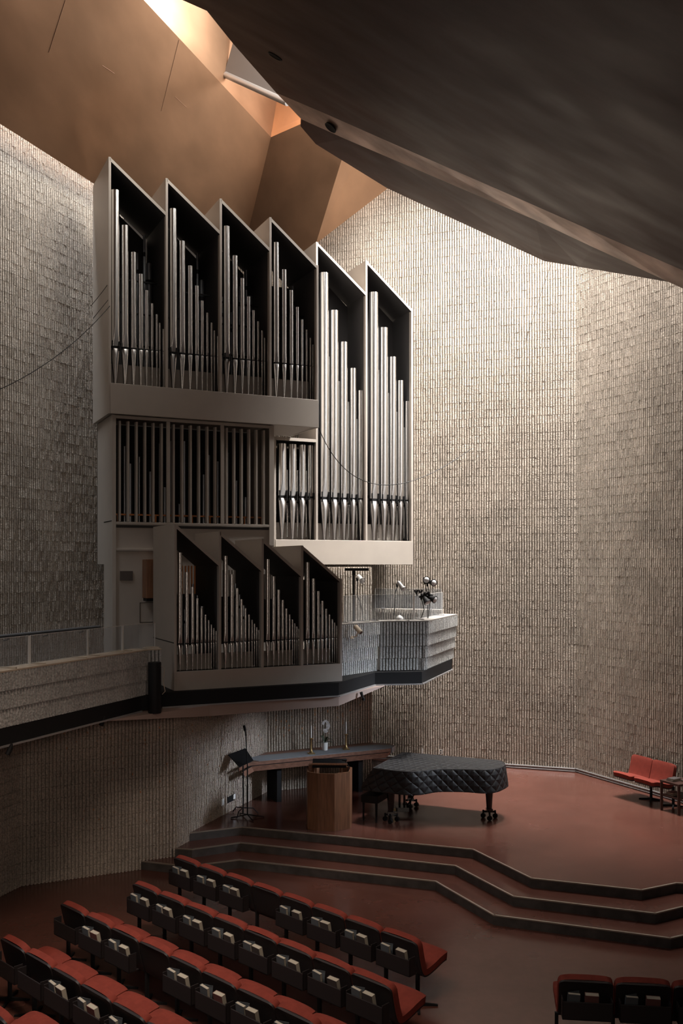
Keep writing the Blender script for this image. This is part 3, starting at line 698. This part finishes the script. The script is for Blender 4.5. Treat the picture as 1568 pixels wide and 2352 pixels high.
cable('short thin dark cable from the left wall up to the organ case side', sag((209,702),(246,655),(228,679),18.9,17.7), .006)
cable('thin black wire hanging from the ceiling in front of the back wall', sag((1266,604),(1205,790),(1237,690),19.45,20.8), .004)
# ---------------------------------------------------------------- altar table
ST = .441; ZT = 1.34
tp = at_zz([(549,1764),(572,1751.5),(896.5,1719.5),(905,1712.5),(887,1707.5),(849,1705.5),(609,1728),(590,1737)], ZT)
ctr = Vector((sum(p[0] for p in tp)/8, sum(p[1] for p in tp)/8))
alt = thing('altar_table', 'long dark wooden altar table with pointed ends and a grey linen runner behind the lectern', 'table', (ctr.x, ctr.y, ST))
m = MB(); m.prism(tp, ZT-.07, ZT); m.build('table_top', WOODT, alt, bevel=.006)
def inset(pts, k): return [tuple(ctr+(Vector(p)-ctr)*k) for p in pts]
m = MB(); m.prism(inset(tp, .955), ZT-.085, ZT-.07); m.build('shadow_gap', BLACK, alt)
m = MB(); ib, it = inset(tp, .93), inset(tp, .975)
nn = 8; a_ = sum(ib[i][0]*ib[(i+1)%nn][1]-ib[(i+1)%nn][0]*ib[i][1] for i in range(nn))
m.add([(p[0],p[1],ZT-.19) for p in ib]+[(p[0],p[1],ZT-.085) for p in it], [tuple(range(nn)),tuple(range(2*nn-1,nn-1,-1))]+[(i,(i+1)%nn,nn+(i+1)%nn,nn+i) for i in range(nn)])
m.build('apron', WOODT, alt, fix=True)
t = (Vector(tp[2])-Vector(tp[1])).normalized(); nb = Vector((-t.y, t.x))
for f in (.22, .80):
    q = Vector(tp[1]).lerp(Vector(tp[2]), f)+nb*.45; m = MB()
    m.prism([tuple(q-t*.05-nb*.3), tuple(q+t*.05-nb*.3), tuple(q+t*.05+nb*.25), tuple(q-t*.05+nb*.25)], ST, ZT-.19); m.build('leg', BLACK, alt)
# linen runner: a thing lying on the table
m = MB(); F0, F1 = Vector(tp[1]), Vector(tp[2])
rn = [tuple(F0+t*.22+nb*.03), tuple(F1+t*.02+nb*.03), tuple(Vector(tp[3])-t*.01), tuple(F1-t*.12+nb*.52), tuple(F0+t*.40+nb*.52), tuple(F0+t*.05+nb*.33)]
m.prism(rn, ZT, ZT+.008)
e1, e2 = Vector(rn[1]), Vector(rn[2])
d2 = (e2-e1).normalized(); o2 = Vector((d2.y,-d2.x))
m.hexa([(e1.x,e1.y,ZT-.10),(e2.x,e2.y,ZT-.10),(e2.x+o2.x*.03,e2.y+o2.y*.03,ZT-.10),(e1.x+o2.x*.03,e1.y+o2.y*.03,ZT-.10),
        (e1.x,e1.y,ZT+.008),(e2.x,e2.y,ZT+.008),(e2.x+o2.x*.03,e2.y+o2.y*.03,ZT+.008),(e1.x+o2.x*.03,e1.y+o2.y*.03,ZT+.008)])
tag(m.build('table_runner', CLOTH), 'grey linen runner laid along the altar table and hanging over its right end', 'cloth')
def candle(u, v, lab):
    p = at_z(u, v, ZT+.008); root = thing('candlestick', lab, 'candlestick', p, 'brass candlesticks on the altar table')
    m = MB()
    m.box(-.065,.065,-.065,.065,0,.02,M=Matrix.Translation(p)@Matrix.Rotation(.3,4,'Z'))
    m.lathe([(.055,.02),(.03,.05),(.016,.09),(.014,.28),(.02,.30),(.04,.31),(.042,.325),(.02,.33)], p, 14); m.build('stem', BRASS, root, smooth=True)
    m = MB(); m.lathe([(.012,.33),(.011,.58),(.003,.59)], p, 10); m.build('candle', WHITE, root, smooth=True)
candle(714.5, 1731, 'brass candlestick with a white candle left of the orchid')
candle(794.5, 1721, 'brass candlestick with a white candle right of the orchid')
p = at_z(745.5, 1723, ZT+.008); orc = thing('potted_orchid', 'white orchid in a white pot between the two candlesticks', 'plant', p)
m = MB(); m.lathe([(.055,0),(.06,.005),(.068,.165),(.062,.168),(.058,.14)], p, 20); m.build('pot', WHITE, orc, smooth=True)
m = MB()
for ang, ln, h in ((2.9,.19,.02),(.2,.17,.10),(.9,.14,.13),(2.3,.16,.16),(-.4,.18,.05)):
    pts = []
    for i in range(6):
        f = i/5; pts.append(p+Vector((math.cos(ang)*ln*f, math.sin(ang)*ln*f*.6, .165+h*math.sin(f*2.2)-.03*f)))
    for i in range(5):
        w0, w1 = .028*math.sin(math.pi*(i/5*.9+.1)), .028*math.sin(math.pi*((i+1)/5*.9+.1)) if i < 4 else .002
        a, b = pts[i], pts[i+1]; s = Vector((-math.sin(ang), math.cos(ang), 0))
        m.add([a-s*w0,a+s*w0,b+s*w1,b-s*w1,a+Vector((0,0,-.008)),b+Vector((0,0,-.008))],[(0,1,2,3),(0,4,5,3),(1,4,5,2)])
m.build('leaf', LEAF, orc)
stem = [p+Vector((.0,0,.15)), p+Vector((-.02,0,.35)), p+Vector((.0,-.01,.55)), p+Vector((.04,-.03,.62)), p+Vector((.09,-.05,.56))]
m = MB(); m.tube(stem, .004, 5); m.tube([p+Vector((.01,0,.15)), p+Vector((-.03,0,.30)), p+Vector((-.015,-.03,.42)), p+Vector((.03,-.04,.40))], .004, 5); m.build('flower_stem', LEAF, orc)
m = MB(); random.seed(3)
for fx, fz in ((.02,.63),(-.02,.60),(.05,.60),(.075,.56),(.055,.53),(.09,.51),(.07,.47),(.03,.44),(-.01,.43),(.01,.40),(.04,.405),(-.03,.57),(.085,.54)):
    c = p+Vector((fx,-.03+random.uniform(-.02,.02),fz))
    for k in range(5):
        a = k*1.257+random.random()*.4; d = Vector((math.cos(a), -.15, math.sin(a)))*.034; s = Vector((-math.sin(a),0,math.cos(a)))*.017
        m.add([c+Vector((0,-.004,0)), c+d*.55+s, c+d, c+d*.55-s, c+d*.5+Vector((0,.006,0))], [(0,1,2,3),(0,1,4),(1,2,4),(2,3,4),(3,0,4)])
m.build('blossom', PETAL, orc)
# ---------------------------------------------------------------- lectern
lec = thing('lectern', 'many-sided walnut lectern standing on the stage left of the piano', 'lectern', (-.22,17.4,ST))
LP = [(-.625,17.27),(-.436,17.13),(-.127,17.10),(.155,17.27),(.20,17.66),(-.02,17.86),(-.44,17.86),(-.66,17.64)]
LM = [WOOD]
m = MB(); top = 1.486
for i in range(8):
    if i == 5: continue
    a, b = Vector(LP[i]), Vector(LP[(i+1)%8]); tt = (b-a).normalized(); n2 = Vector((tt.y,-tt.x))
    m.prism([tuple(a), tuple(b), tuple(b-n2*.03), tuple(a-n2*.03)], ST, top)
m.build('side_panel', WOOD, lec)
m = MB(); m.prism([tuple(Vector((-.23,17.48)).lerp(Vector(q), .9)) for q in LP], top-.22, top-.19); m.build('shelf', WOOD, lec)
m = MB(); c0 = at_y(717,1765,17.4); c1 = at_y(795,1765,17.3)
m.hexa([(c0.x,c0.y,1.53),(c1.x,c1.y,1.55),(c1.x,c1.y+.36,1.62),(c0.x,c0.y+.36,1.60),(c0.x,c0.y,1.585),(c1.x,c1.y,1.605),(c1.x,c1.y+.36,1.65),(c0.x,c0.y+.36,1.63)])
m.build('book_rest', BLACK, lec, bevel=.004)
m = MB(); m.hexa([(c0.x-.02,c0.y-.02,1.585),(c1.x+.02,c1.y-.02,1.60),(c1.x+.02,c1.y+.04,1.612),(c0.x-.02,c0.y+.04,1.597),(c0.x-.02,c0.y-.02,1.60),(c1.x+.02,c1.y-.02,1.615),(c1.x+.02,c1.y+.04,1.63),(c0.x-.02,c0.y+.04,1.612)])
m.build('rest_edge', WOOD, lec)
m = MB()
for x, y in ((c0.x+.06,c0.y+.1),(c1.x-.08,c0.y+.1),(c0.x+.06,c0.y+.32),(c1.x-.08,c0.y+.32)): m.box(x-.012,x+.012,y-.012,y+.012,top-.2,1.60)
m.build('post', WOOD, lec)
m = MB(); m.box(c0.x-.07,c0.x-.01,c0.y+.05,c0.y+.16,top-.02,1.58); m.build('card_holder', WOODT, lec)
m = MB(); q = Vector((c1.x-.02, c1.y+.05, 1.6)); m.tube([q+Vector((.05,.0,-.12)), q+Vector((.07,0,-.03)), q+Vector((.0,-.02,.07)), q+Vector((-.03,-.03,.09))], .007, 6)
m.tube([q+Vector((-.06,-.03,.095)), q+Vector((.03,-.03,.085))], .02, 8)
tag(m.build('lectern_microphone', BLACK, smooth=True), 'small black gooseneck microphone clipped on the lectern rest', 'microphone')
# ---------------------------------------------------------------- music stand and microphone stand
q = at_z(568, 1878, ST); ms = thing('microphone_stand', 'tall black microphone stand left of the altar table', 'microphone stand', q)
m = MB(); tz = at_y(566, 1690, q.y).z; m.tube([q+Vector((0,0,.05)), (q.x, q.y, ST+1.0), (q.x-.03, q.y, tz)], [.014,.012,.009], 8); m.build('pole', BLACK, ms, smooth=True)
for a in (.05, 2.15, 3.35, 5.15):
    m = MB(); m.tube([q+Vector((0,0,.06)), q+Vector((.32*math.cos(a), .32*math.sin(a), .012))], .011, 6); m.build('leg', BLACK, ms, smooth=True)
m = MB(); m.tube([(q.x-.03,q.y,tz), (q.x-.045,q.y,tz+.12)], .014, 8); m.tube([(q.x-.045,q.y,tz+.10), (q.x-.06,q.y-.02,tz+.20)], .026, 10); m.build('microphone', BLACK, ms, smooth=True)
q = at_z(558, 1872, ST); mu = thing('music_stand', 'black music stand with a tilted desk near the left end of the altar table', 'music stand', q)
m = MB(); m.tube([q+Vector((0,0,.02)), (q.x,q.y,ST+1.02)], .014, 8); m.build('pole', BLACK, mu, smooth=True)
for a in (.3, 2.4, 4.4):
    m = MB(); m.tube([q+Vector((0,0,.14)), q+Vector((.2*math.cos(a),.2*math.sin(a),.12)), q+Vector((.30*math.cos(a),.30*math.sin(a),.012))], .011, 6); m.build('leg', BLACK, mu, smooth=True)
m = MB(); A = at_y(523,1734,18.25); Bq = at_y(562,1719.5,18.55); Cq = at_y(581,1748,18.25); Dq = at_y(550,1763,17.95)
m.slab([A, Bq, Cq, Dq], (.012,-.012,.012)); m.slab([Dq, Cq, Cq+Vector((-.01,-.06,.01)), Dq+Vector((-.01,-.06,.01))], (0,0,.01)); m.build('desk', BLACK, mu)
# wall box and plates
q = at_z(517, 1860, ST)
for u, v, w, h, lab, mt_, nm in ((505.5,1842,.03,.10,'white blank plate low on the side wall','w','wall_plate'),(524,1834,.08,.10,'small dark socket box low on the side wall','b','socket_box'),(532,1829,.03,.08,'pale switch plate above the socket box on the side wall','w','wall_plate')):
    dirv = (Vector((-1.63,20.1))-Vector((-2.95,16.6))).normalized(); nv = Vector((dirv.y,-dirv.x))
    k = (u-UC)/FPX; a0 = Vector((-2.95,16.6)); s_ = (a0.x-k*a0.y)/(k*dirv.y-dirv.x); pw = a0+dirv*s_; z = EYE+(VC-v)/FPX*pw.y
    m = MB(); m.prism([tuple(pw+nv*.03-dirv*w*1.6), tuple(pw+nv*.03+dirv*w*1.6), tuple(pw+nv*.06+dirv*w*1.6), tuple(pw+nv*.06-dirv*w*1.6)], z-h*.6, z+h*.6)
    tag(m.build(nm, WHITE if mt_ == 'w' else BLACK, bevel=.003), lab, 'plate' if mt_ == 'w' else 'socket')
for u, v, lab in ((972,1724,'white blank plate low on the back wall left of the socket'),(1013,1726,'white twin socket low on the back wall behind the piano')):
    k = (u-UC)/FPX; a0 = Vector(CORN); dv = Vector((-.9483,.3174)); s_ = (a0.x-k*a0.y)/(k*dv.y-dv.x); pw = a0+dv*s_; nv = Vector((-.3174,-.9483)); z = EYE+(VC-v)/FPX*pw.y
    m = MB(); m.prism([tuple(pw+nv*.03-dv*.035), tuple(pw+nv*.03+dv*.035), tuple(pw+nv*.05+dv*.035), tuple(pw+nv*.05-dv*.035)], z-.06, z+.06)
    o = tag(m.build('socket_plate', WHITE, bevel=.003), lab, 'socket')
    if u > 1000:
        m = MB()
        for dz in (-.03,.03): m.prism([tuple(pw+nv*.05-dv*.015), tuple(pw+nv*.05+dv*.015), tuple(pw+nv*.053+dv*.015), tuple(pw+nv*.053-dv*.015)], z+dz-.013, z+dz+.013)
        m.build('outlet', BLACK, o)
# copper glints: loose mosaic glass chips in the grooves, too many to count
m = MB(); random.seed(11)
def chip(p, nrm, sz):
    tt = Vector((-nrm.y, nrm.x, 0)); c = Vector(p)+Vector((nrm.x,nrm.y,0))*.06
    r = random.uniform(-.5,.5); nz_ = Vector((nrm.x, nrm.y, r)).normalized(); upv = Vector((0,0,1))
    a, b = tt*sz*.5, upv*sz
    m.slab([c-a-b, c+a-b, c+a+b*.8, c-a*.6+b], Vector((nrm.x,nrm.y,random.uniform(-.3,.3)))*.006)
cw0, cw1 = Vector((-1.63,20.1)), Vector((.66,21.1)); tw_ = (cw1-cw0).normalized(); nw = Vector((tw_.y,-tw_.x))
for col in range(26):
    x = .10+.06*random.randint(0, 36); zc = 2.75-random.random()*.25-(.25 if x > 1.4 else 0)*random.random()
    for k in range(random.randint(2, 8)):
        z = zc-random.random()**1.5*1.0
        chip((cw0.x+tw_.x*x, cw0.y+tw_.y*x, z), nw, random.uniform(.009,.022))
for (w0, w1, cnt, zlo, zhi) in (((-5.31,15.48),(-2.95,16.6),44,.7,2.7),((-2.95,16.6),(-1.63,20.1),36,1.4,2.7)):
    w0, w1 = Vector(w0), Vector(w1); tv = (w1-w0).normalized(); nv = Vector((tv.y,-tv.x))
    for i in range(cnt):
        x = random.random()*(w1-w0).length; q = w0+tv*x; chip((q.x, q.y, random.uniform(zlo, zhi)), nv, random.uniform(.008,.017))
tag(m.build('mosaic_glass_chips', CHIP, fix=True), 'scattered glinting copper chips set in the grooves below the balcony', 'mosaic chips', kind='stuff')
# ---------------------------------------------------------------- piano
ZP = 1.46
def cr(P, n=8, closed=False):
    out = []
    for i in range(len(P)-1):
        p0, p1, p2, p3 = P[max(i-1,0)], P[i], P[i+1], P[min(i+2,len(P)-1)]
        for k in range(n):
            t_ = k/n; out.append(.5*((2*p1)+(p2-p0)*t_+(2*p0-5*p1+4*p2-p3)*t_*t_+(3*p1-p0-3*p2+p3)*t_**3))
    return out+[P[-1]]
V2 = lambda x, y: Vector((x, y))
bent = cr([V2(.95,17.50),V2(1.25,17.40),V2(1.45,17.45),V2(1.80,17.60),V2(2.25,17.60),V2(2.70,17.56),V2(2.98,17.72),V2(3.13,18.02),V2(3.12,18.32),V2(3.0,18.44)], 6)
outl = [V2(.60,17.72)]+bent+[V2(2.2,18.78),V2(1.33,19.17),V2(1.22,19.13),V2(.9,18.42)]
def resamp(P, step_):
    out = []; per = 0; n_ = len(P)
    for i in range(n_):
        a, b = P[i], P[(i+1)%n_]; L_ = (b-a).length; k = max(1, round(L_/step_))
        for j in range(k): out.append((a.lerp(b, j/k), per+L_*j/k))
        per += L_
    return out, per
rs, per = resamp(outl, .06); cp = sum((p for p, _ in rs), V2(0,0))/len(rs)
pno = thing('grand_piano', 'grand piano under a black quilted cover on the stage', 'piano', (cp.x, cp.y, ST))
m = MB(); m.uv = []; N_ = len(rs)
def hemx(p):   # the cover flares out at the keyboard end
    f = max(0, min(1, (1.35-p.x-(p.y-17.6)*.45)/.5)); return f
rows = [(0,0,0),(.02,.012,-.015),(.03,.02,-.06),(.05,.035,-.20),(.06,.05,-.33),(.065,.055,-.42)]
for ri, (o_, o2_, dz) in enumerate(rows):
    for i, (p, s_) in enumerate(rs):
        a, b = rs[i-1][0], rs[(i+1)%N_][0]; tt = (b-a).normalized(); n2 = Vector((tt.y,-tt.x))
        f = hemx(p); kd = Vector((-.9,.42)).normalized()
        fold = .012*math.sin(s_*9)*(-dz/.4)
        q = p+n2*(o2_+fold)+kd*f*(.20*min(1,-dz/.36))
        sag_ = 0.015*math.sin(s_*5) if ri == 5 else 0
        m.v.append((q.x, q.y, ZP+dz-(.01*f if dz else 0)+sag_*.6)); m.uv.append((s_, dz))
for ri in range(5):
    for i in range(N_): m.f.append((ri*N_+i, (ri+1)*N_+i, (ri+1)*N_+(i+1)%N_, ri*N_+(i+1)%N_)); m.m.append(0)
# top surface: inset loops towards the centre line
base = len(m.v)
for k in range(1, 5):
    f = k/5
    for p, s_ in rs:
        q = p.lerp(cp, f); m.v.append((q.x, q.y, ZP+.008*k)); m.uv.append((q.x*1.0, q.y*1.0))
m.v.append((cp.x, cp.y, ZP+.036)); m.uv.append((cp.x, cp.y))
b0_ = len(m.v)
for p, s_ in rs: m.v.append((p.x, p.y, ZP)); m.uv.append((p.x, p.y))
prevb = b0_
for k in range(4):
    for i in range(N_): m.f.append((prevb+i, prevb+(i+1)%N_, base+k*N_+(i+1)%N_, base+k*N_+i)); m.m.append(0)
    prevb = base+k*N_
for i in range(N_): m.f.append((prevb+i, prevb+(i+1)%N_, base+4*N_)); m.m.append(0)
m.build('quilted_cover', QUILT, pno, smooth=True, fix=True)
m = MB(); m.prism([tuple(p.lerp(cp, .04)) for p, _ in rs][::2], ST+.60, ZP-.03); m.build('piano_body', GLOSSB, pno)
hem = MB(); hem.tube([Vector((rs[i%N_][0].x, rs[i%N_][0].y, ZP-.002)) for i in range(N_+1)], .008, 5); hem.build('piping', SHELL, pno)
for x, y in ((.93,17.72),(1.38,18.80),(2.82,17.95)):
    m = MB(); m.tube([(x,y,ST+.62),(x,y,ST+.40),(x,y,ST+.17)], [.085,.065,.05], 8); m.box(x-.06,x+.06,y-.06,y+.06,ST+.14,ST+.20); lg = m.build('leg', GLOSSB, pno)
    for a in (.4, 2.5, 4.6):
        cx, cy = x+.13*math.cos(a), y+.13*math.sin(a)
        w = MB(); w.tube([(x,y,ST+.14),(cx,cy,ST+.12)], .02, 6); w.tube([(cx,cy,ST+.15),(cx,cy,ST+.07)], .018, 6)
        w.tube([(cx-.012,cy-.02,ST+.045),(cx+.012,cy+.02,ST+.045)], .045, 14); w.build('caster', BLACK, lg, smooth=True)
m = MB()
for dx in (-.05,.05): m.tube([(1.17+dx,18.2+dx,ST+.60),(1.17+dx,18.2+dx,ST+.16)], .022, 8)
m.box(1.05,1.30,18.1,18.3,ST+.09,ST+.17); m.tube([(1.25,18.25,ST+.15),(1.55,18.2,ST+.60)], .01, 6); m.tube([(1.25,18.15,ST+.15),(1.5,18.1,ST+.60)], .01, 6)
m.build('pedal_lyre', GLOSSB, pno)
m = MB()
for d in (-.05,0,.05): m.box(.98,1.06,18.2+d-.012,18.2+d+.012,ST+.10,ST+.115)
m.build('pedal', BRASS, pno)
bc = Vector((.67,18.02)); bench = thing('piano_bench', 'black piano bench tucked under the keyboard end of the covered piano', 'bench', (bc.x, bc.y, ST))
kd = Vector((.42,.9)).normalized(); kn = Vector((kd.y,-kd.x))
m = MB(); hw, hd = .36, .17
m.prism([tuple(bc-kd*hw-kn*hd), tuple(bc+kd*hw-kn*hd), tuple(bc+kd*hw+kn*hd), tuple(bc-kd*hw+kn*hd)], ST+.36, ST+.50); m.build('seat', BLACK, bench, bevel=.01)
for a in (-1, 1):
    for b in (-1, 1):
        q = bc+kd*(hw-.04)*a+kn*(hd-.04)*b; m = MB(); m.tube([(q.x,q.y,ST),(q.x,q.y,ST+.37)], [.015,.024], 8); m.build('leg', BLACK, bench)
# ---------------------------------------------------------------- chairs
def sheet(path, Wd, o0, o1, R):
    n_ = len(path); L = [0]
    for i in range(1, n_): L.append(L[-1]+(Vector(path[i])-Vector(path[i-1])).length)
    m = MB(); cols = [-1,-.94,-.8,-.4,0,.4,.8,.94,1]; nc = len(cols); F_, B_ = [], []
    for i, (y, z) in enumerate(path):
        a, b = Vector(path[max(i-1,0)]), Vector(path[min(i+1,n_-1)]); t_ = (b-a).normalized(); nr = Vector((-t_.y, t_.x))
        dd_ = min(L[i], L[-1]-L[i]); hw_ = Wd/2
        if dd_ < R: hw_ -= R-math.sqrt(max(0, R*R-(R-dd_)**2))
        for k, cfx in enumerate(cols):
            pad = .012*(1-cfx**4)
            F_.append((cfx*hw_, y+nr.x*(o1+pad), z+nr.y*(o1+pad))); B_.append((cfx*hw_, y+nr.x*o0, z+nr.y*o0))
    m.v = F_+B_; q = n_*nc
    for i in range(n_-1):
        for k in range(nc-1):
            a = i*nc+k; m.f.append((a, a+1, a+nc+1, a+nc)); m.f.append((q+a, q+a+nc, q+a+nc+1, q+a+1))
    for i in range(n_-1):
        for k in (0, nc-1): a = i*nc+k; m.f.append((a, a+nc, q+a+nc, q+a))
    for i in (0, n_-1):
        for k in range(nc-1): a = i*nc+k; m.f.append((a, a+1, q+a+1, q+a))
    m.m = [0]*len(m.f); return m
# side profile (y forward, z up), top of the back to the front of the seat
prof_c = [V2(-.03,.815),V2(-.005,.75),V2(.03,.60),V2(.065,.47),V2(.10,.40),V2(.17,.385),V2(.30,.41),V2(.42,.445),V2(.52,.465),V2(.58,.455)]
prof = [tuple(p) for p in cr(prof_c, 3)]
PW = .60
def make_chair(name, rack=True, last=False):
    root = bpy.data.objects.new(name, None); COL.objects.link(root); ORG[root.name] = Vector((0,0,0)); root.empty_display_size = .1
    m = sheet(prof, PW-.014, -.012, .062, .07); m.build('cushion', RED, root, smooth=True, fix=True)
    m = sheet(prof, PW-.03, -.035, -.012, .05); m.build('shell', SHELL, root, smooth=True, fix=True)
    if rack:
        m = MB(); w = PW/2-.035
        m.box(-w, w, -.155, -.140, .43, .625); m.box(-w, w, -.155, -.01, .43, .445); m.box(-w, -w+.012, -.155, -.045, .43, .65); m.box(w-.012, w, -.155, -.045, .43, .65)
        m.build('book_rack', SHELL, root, bevel=.004)
    def ped(x):
        m = MB(); m.box(x-.018, x+.018, .06, .10, .03, .40)
        m.build('post', BLACK, root)
        m = MB()
        for k in range(4):
            a = math.radians(42+90*k); c_, s_ = math.cos(a), math.sin(a)
            m.hexa([(x-s_*.014,.08+c_*.014,.0),(x+c_*.24-s_*.014,.08+s_*.24+c_*.014,.0),(x+c_*.24+s_*.014,.08+s_*.24-c_*.014,.0),(x+s_*.014,.08-c_*.014,.0),
                    (x-s_*.014,.08+c_*.014,.045),(x+c_*.24-s_*.014,.08+s_*.24+c_*.014,.02),(x+c_*.24+s_*.014,.08+s_*.24-c_*.014,.02),(x+s_*.014,.08-c_*.014,.045)])
        m.build('base', BLACK, root)
    ped(-PW/2)
    if last: ped(PW/2-.10)
    return root
protos = {(True,False): make_chair('auditorium_chair'), (False,False): make_chair('auditorium_chair', rack=False), (True,True): make_chair('auditorium_chair', last=True)}
used = set()
def book_proto(name, coverm, w, h, th, flare):
    root = bpy.data.objects.new(name, None); COL.objects.link(root); ORG[root.name] = Vector((0,0,0)); root.empty_display_size = .05
    m = MB(); m.box(-w/2, w/2, -th/2, th/2, .004, h-.0)
    m.build('page_block', PAGES, root)
    m = MB(); m.box(-w/2-.002, w/2-.0, -th/2-.004, -th/2, 0, h-.001)
    if flare: m.hexa([(-w/2,th/2,0),(w/2,th/2+.0,0),(w/2,th/2+.004,0),(-w/2,th/2+.004,0),(-w/2,th/2,h),(w/2,th/2+.05,h),(w/2,th/2+.054,h),(-w/2,th/2+.004,h)])
    else: m.box(-w/2-.002, w/2, th/2, th/2+.004, 0, h+.003)
    m.box(-w/2-.004, -w/2-.0, -th/2-.004, th/2+.004, 0, h+.003)
    m.build('cover', coverm, root)
    return root
bk = {'hymnal': book_proto('hymnal', COVERD, .14, .26, .05, False), 'prayer_book': book_proto('prayer_book', COVERB, .125, .25, .03, True), 'maroon': book_proto('hymnal', COVERR, .14, .26, .05, False)}
bused = set()
ROWN = {1:'row nearest the stage', 2:'second row from stage', 3:'third row from stage', 4:'fourth row from stage', 5:'nearest row at lower left', 9:'row at lower right'}
def place_row(row, x0, y0, ang, idx, total, norack=(), nobooks=(), last=True):
    d = Vector((math.cos(ang), math.sin(ang)))
    for i in idx:
        isl = last and i == total-1; rack = i not in norack
        key = (True, True) if isl else (rack, False)
        c = Vector((x0, y0))+d*PW*(i+.5)
        if key not in used: o = protos[key]; used.add(key)
        else: o = copy_tree(protos[key])
        o.location = (c.x, c.y, 0); o.rotation_euler = (0,0,ang)
        w = ORD[i] if row != 9 else ORD[i]
        o['label'] = f'{w} red chair from the left, {ROWN[row]}'+('' if rack else ', without book rack'); o['category'] = 'chair'; o['group'] = 'ganged red chairs in the '+ROWN[row]
        if not rack or i in nobooks: continue
        nrm = Vector((-d.y, d.x))
        for kind, off, tilt, nm in (('prayer_book', -.15, .22, 'prayer_book'), ('hymnal', .05+.035*((i*7+row)%3), .0, 'hymnal')):
            kk = 'maroon' if kind == 'hymnal' and (row in (9,) or (row in (3,4) and i % 2)) else kind
            if kk not in bused: b = bk[kk]; bused.add(kk)
            else: b = copy_tree(bk[kk])
            q = c+d*off-nrm*(.080 if kind == 'hymnal' else .085)
            b.location = (q.x, q.y, .452); b.rotation_euler = (.20 if kind == 'hymnal' else .14, tilt*.25, ang+random.uniform(-.05,.05))
            b['category'] = 'book'; b['group'] = 'books in the chair racks'
            b['label'] = ('%s pale-edged hymnal behind %s chair from the left, %s' % ('maroon' if kk == 'maroon' else 'dark', w, ROWN[row])) if kind == 'hymnal' else 'half-open blue-grey book behind %s chair from the left, %s' % (w, ROWN[row])
random.seed(5)
RA = math.atan2(-.688, .725)
place_row(1, -2.55, 14.46, RA, range(8), 8, norack=(3,))
place_row(2, -2.92, 13.28, RA, range(8), 8)
place_row(3, -3.70, 12.50, RA, range(9), 12, norack=(3,), nobooks=(0,))
place_row(4, -4.08, 11.36, RA, range(6), 12, nobooks=(0,1))
place_row(5, -4.55, 10.48, RA, range(2, 4), 12)
a9 = math.atan2(-.07, .6)
place_row(9, 2.34, 10.20, a9, range(3), 12)
# chairs facing the stage against the right wall
wd = Vector((6.93-5.51, 19.15-22.0)).normalized(); wn = Vector((wd.y,-wd.x))
def side_chair(f, lab):
    o = copy_tree(protos[(False,False)]); c = Vector(CORN)+wd*f+wn*.30
    o.location = (c.x, c.y, ST); o.rotation_euler = (0,0, math.atan2(-wd.y,-wd.x)+0)
    o['label'] = lab; o['category'] = 'chair'; o['group'] = 'red chairs against the right wall'
if (False,False) not in used: used.add((False,False))
side_chair(2.42, 'red armless chair against the right wall, farther from the viewer')
side_chair(3.02, 'red armless chair against the right wall beside the book table')
tc_ = at_z(1543, 1860, ST)
tb = thing('side_table', 'low dark wooden side table with books on it at the right edge', 'table', (tc_.x+.12, tc_.y+.0, ST))
T0 = at_z(1516.7,1860.7,ST); T1 = at_z(1556.9,1873,ST); tv = Vector((T1.x-T0.x, T1.y-T0.y)); tl = .46; tv.normalize(); tn = Vector((-tv.y, tv.x))
A0 = Vector((T0.x, T0.y)); quad = [A0, A0+tv*tl, A0+tv*tl+tn*.5, A0+tn*.5]
m = MB(); m.prism([tuple(p) for p in [A0-tv*.01-tn*.01, A0+tv*(tl+.01)-tn*.01, A0+tv*(tl+.01)+tn*.51, A0-tv*.01+tn*.51]], ST+.56, ST+.60); m.build('table_top', mat('dark_stained_wood', (.06,.03,.024), .4), tb)
DW = bpy.data.materials['dark_stained_wood']
m = MB(); m.prism([tuple(p) for p in quad], ST+.30, ST+.325); m.build('shelf', DW, tb)
for p in quad:
    c = p+(sum(quad, V2(0,0))/4-p)*.05; m = MB(); m.box(c.x-.022,c.x+.022,c.y-.022,c.y+.022,ST,ST+.56); m.build('leg', DW, tb)
def flat_book(pos, ang, mt_, lab, th=.03, w=.16, l=.22):
    root = thing('book', lab, 'book', pos, 'books on the side table', ang); ORG[root.name] = Vector((0,0,0))
    m = MB(); m.box(-w/2+.004,w/2-.004,-l/2+.004,l/2-.004,.003,th-.003); m.build('page_block', PAGES, root)
    m = MB(); m.box(-w/2,w/2,-l/2,l/2,0,.003); m.box(-w/2,w/2,-l/2,l/2,th-.003,th); m.box(-w/2,-w/2+.003,-l/2,l/2,0,th); m.build('cover', mt_, root)
cc = A0+tv*.18+tn*.16; an = math.atan2(tv.y, tv.x)
flat_book((cc.x,cc.y,ST+.60), an, COVERD, 'dark flat book at the bottom of the stack on the side table')
flat_book((cc.x+.01,cc.y,ST+.63), an+.12, COVERD, 'dark flat book on top of the stack on the side table', .025)
cc2 = A0+tv*.34+tn*.36; flat_book((cc2.x,cc2.y,ST+.60), an+.3, COVERD, 'dark flat book at the back of the side table top', .03)
flat_book((cc.x,cc.y,ST+.325), an, COVERR, 'maroon book on the lower shelf of the side table')
flat_book((cc.x,cc.y+.01,ST+.355), an+.1, COVERR, 'upper maroon book on the lower shelf of the side table', .025)
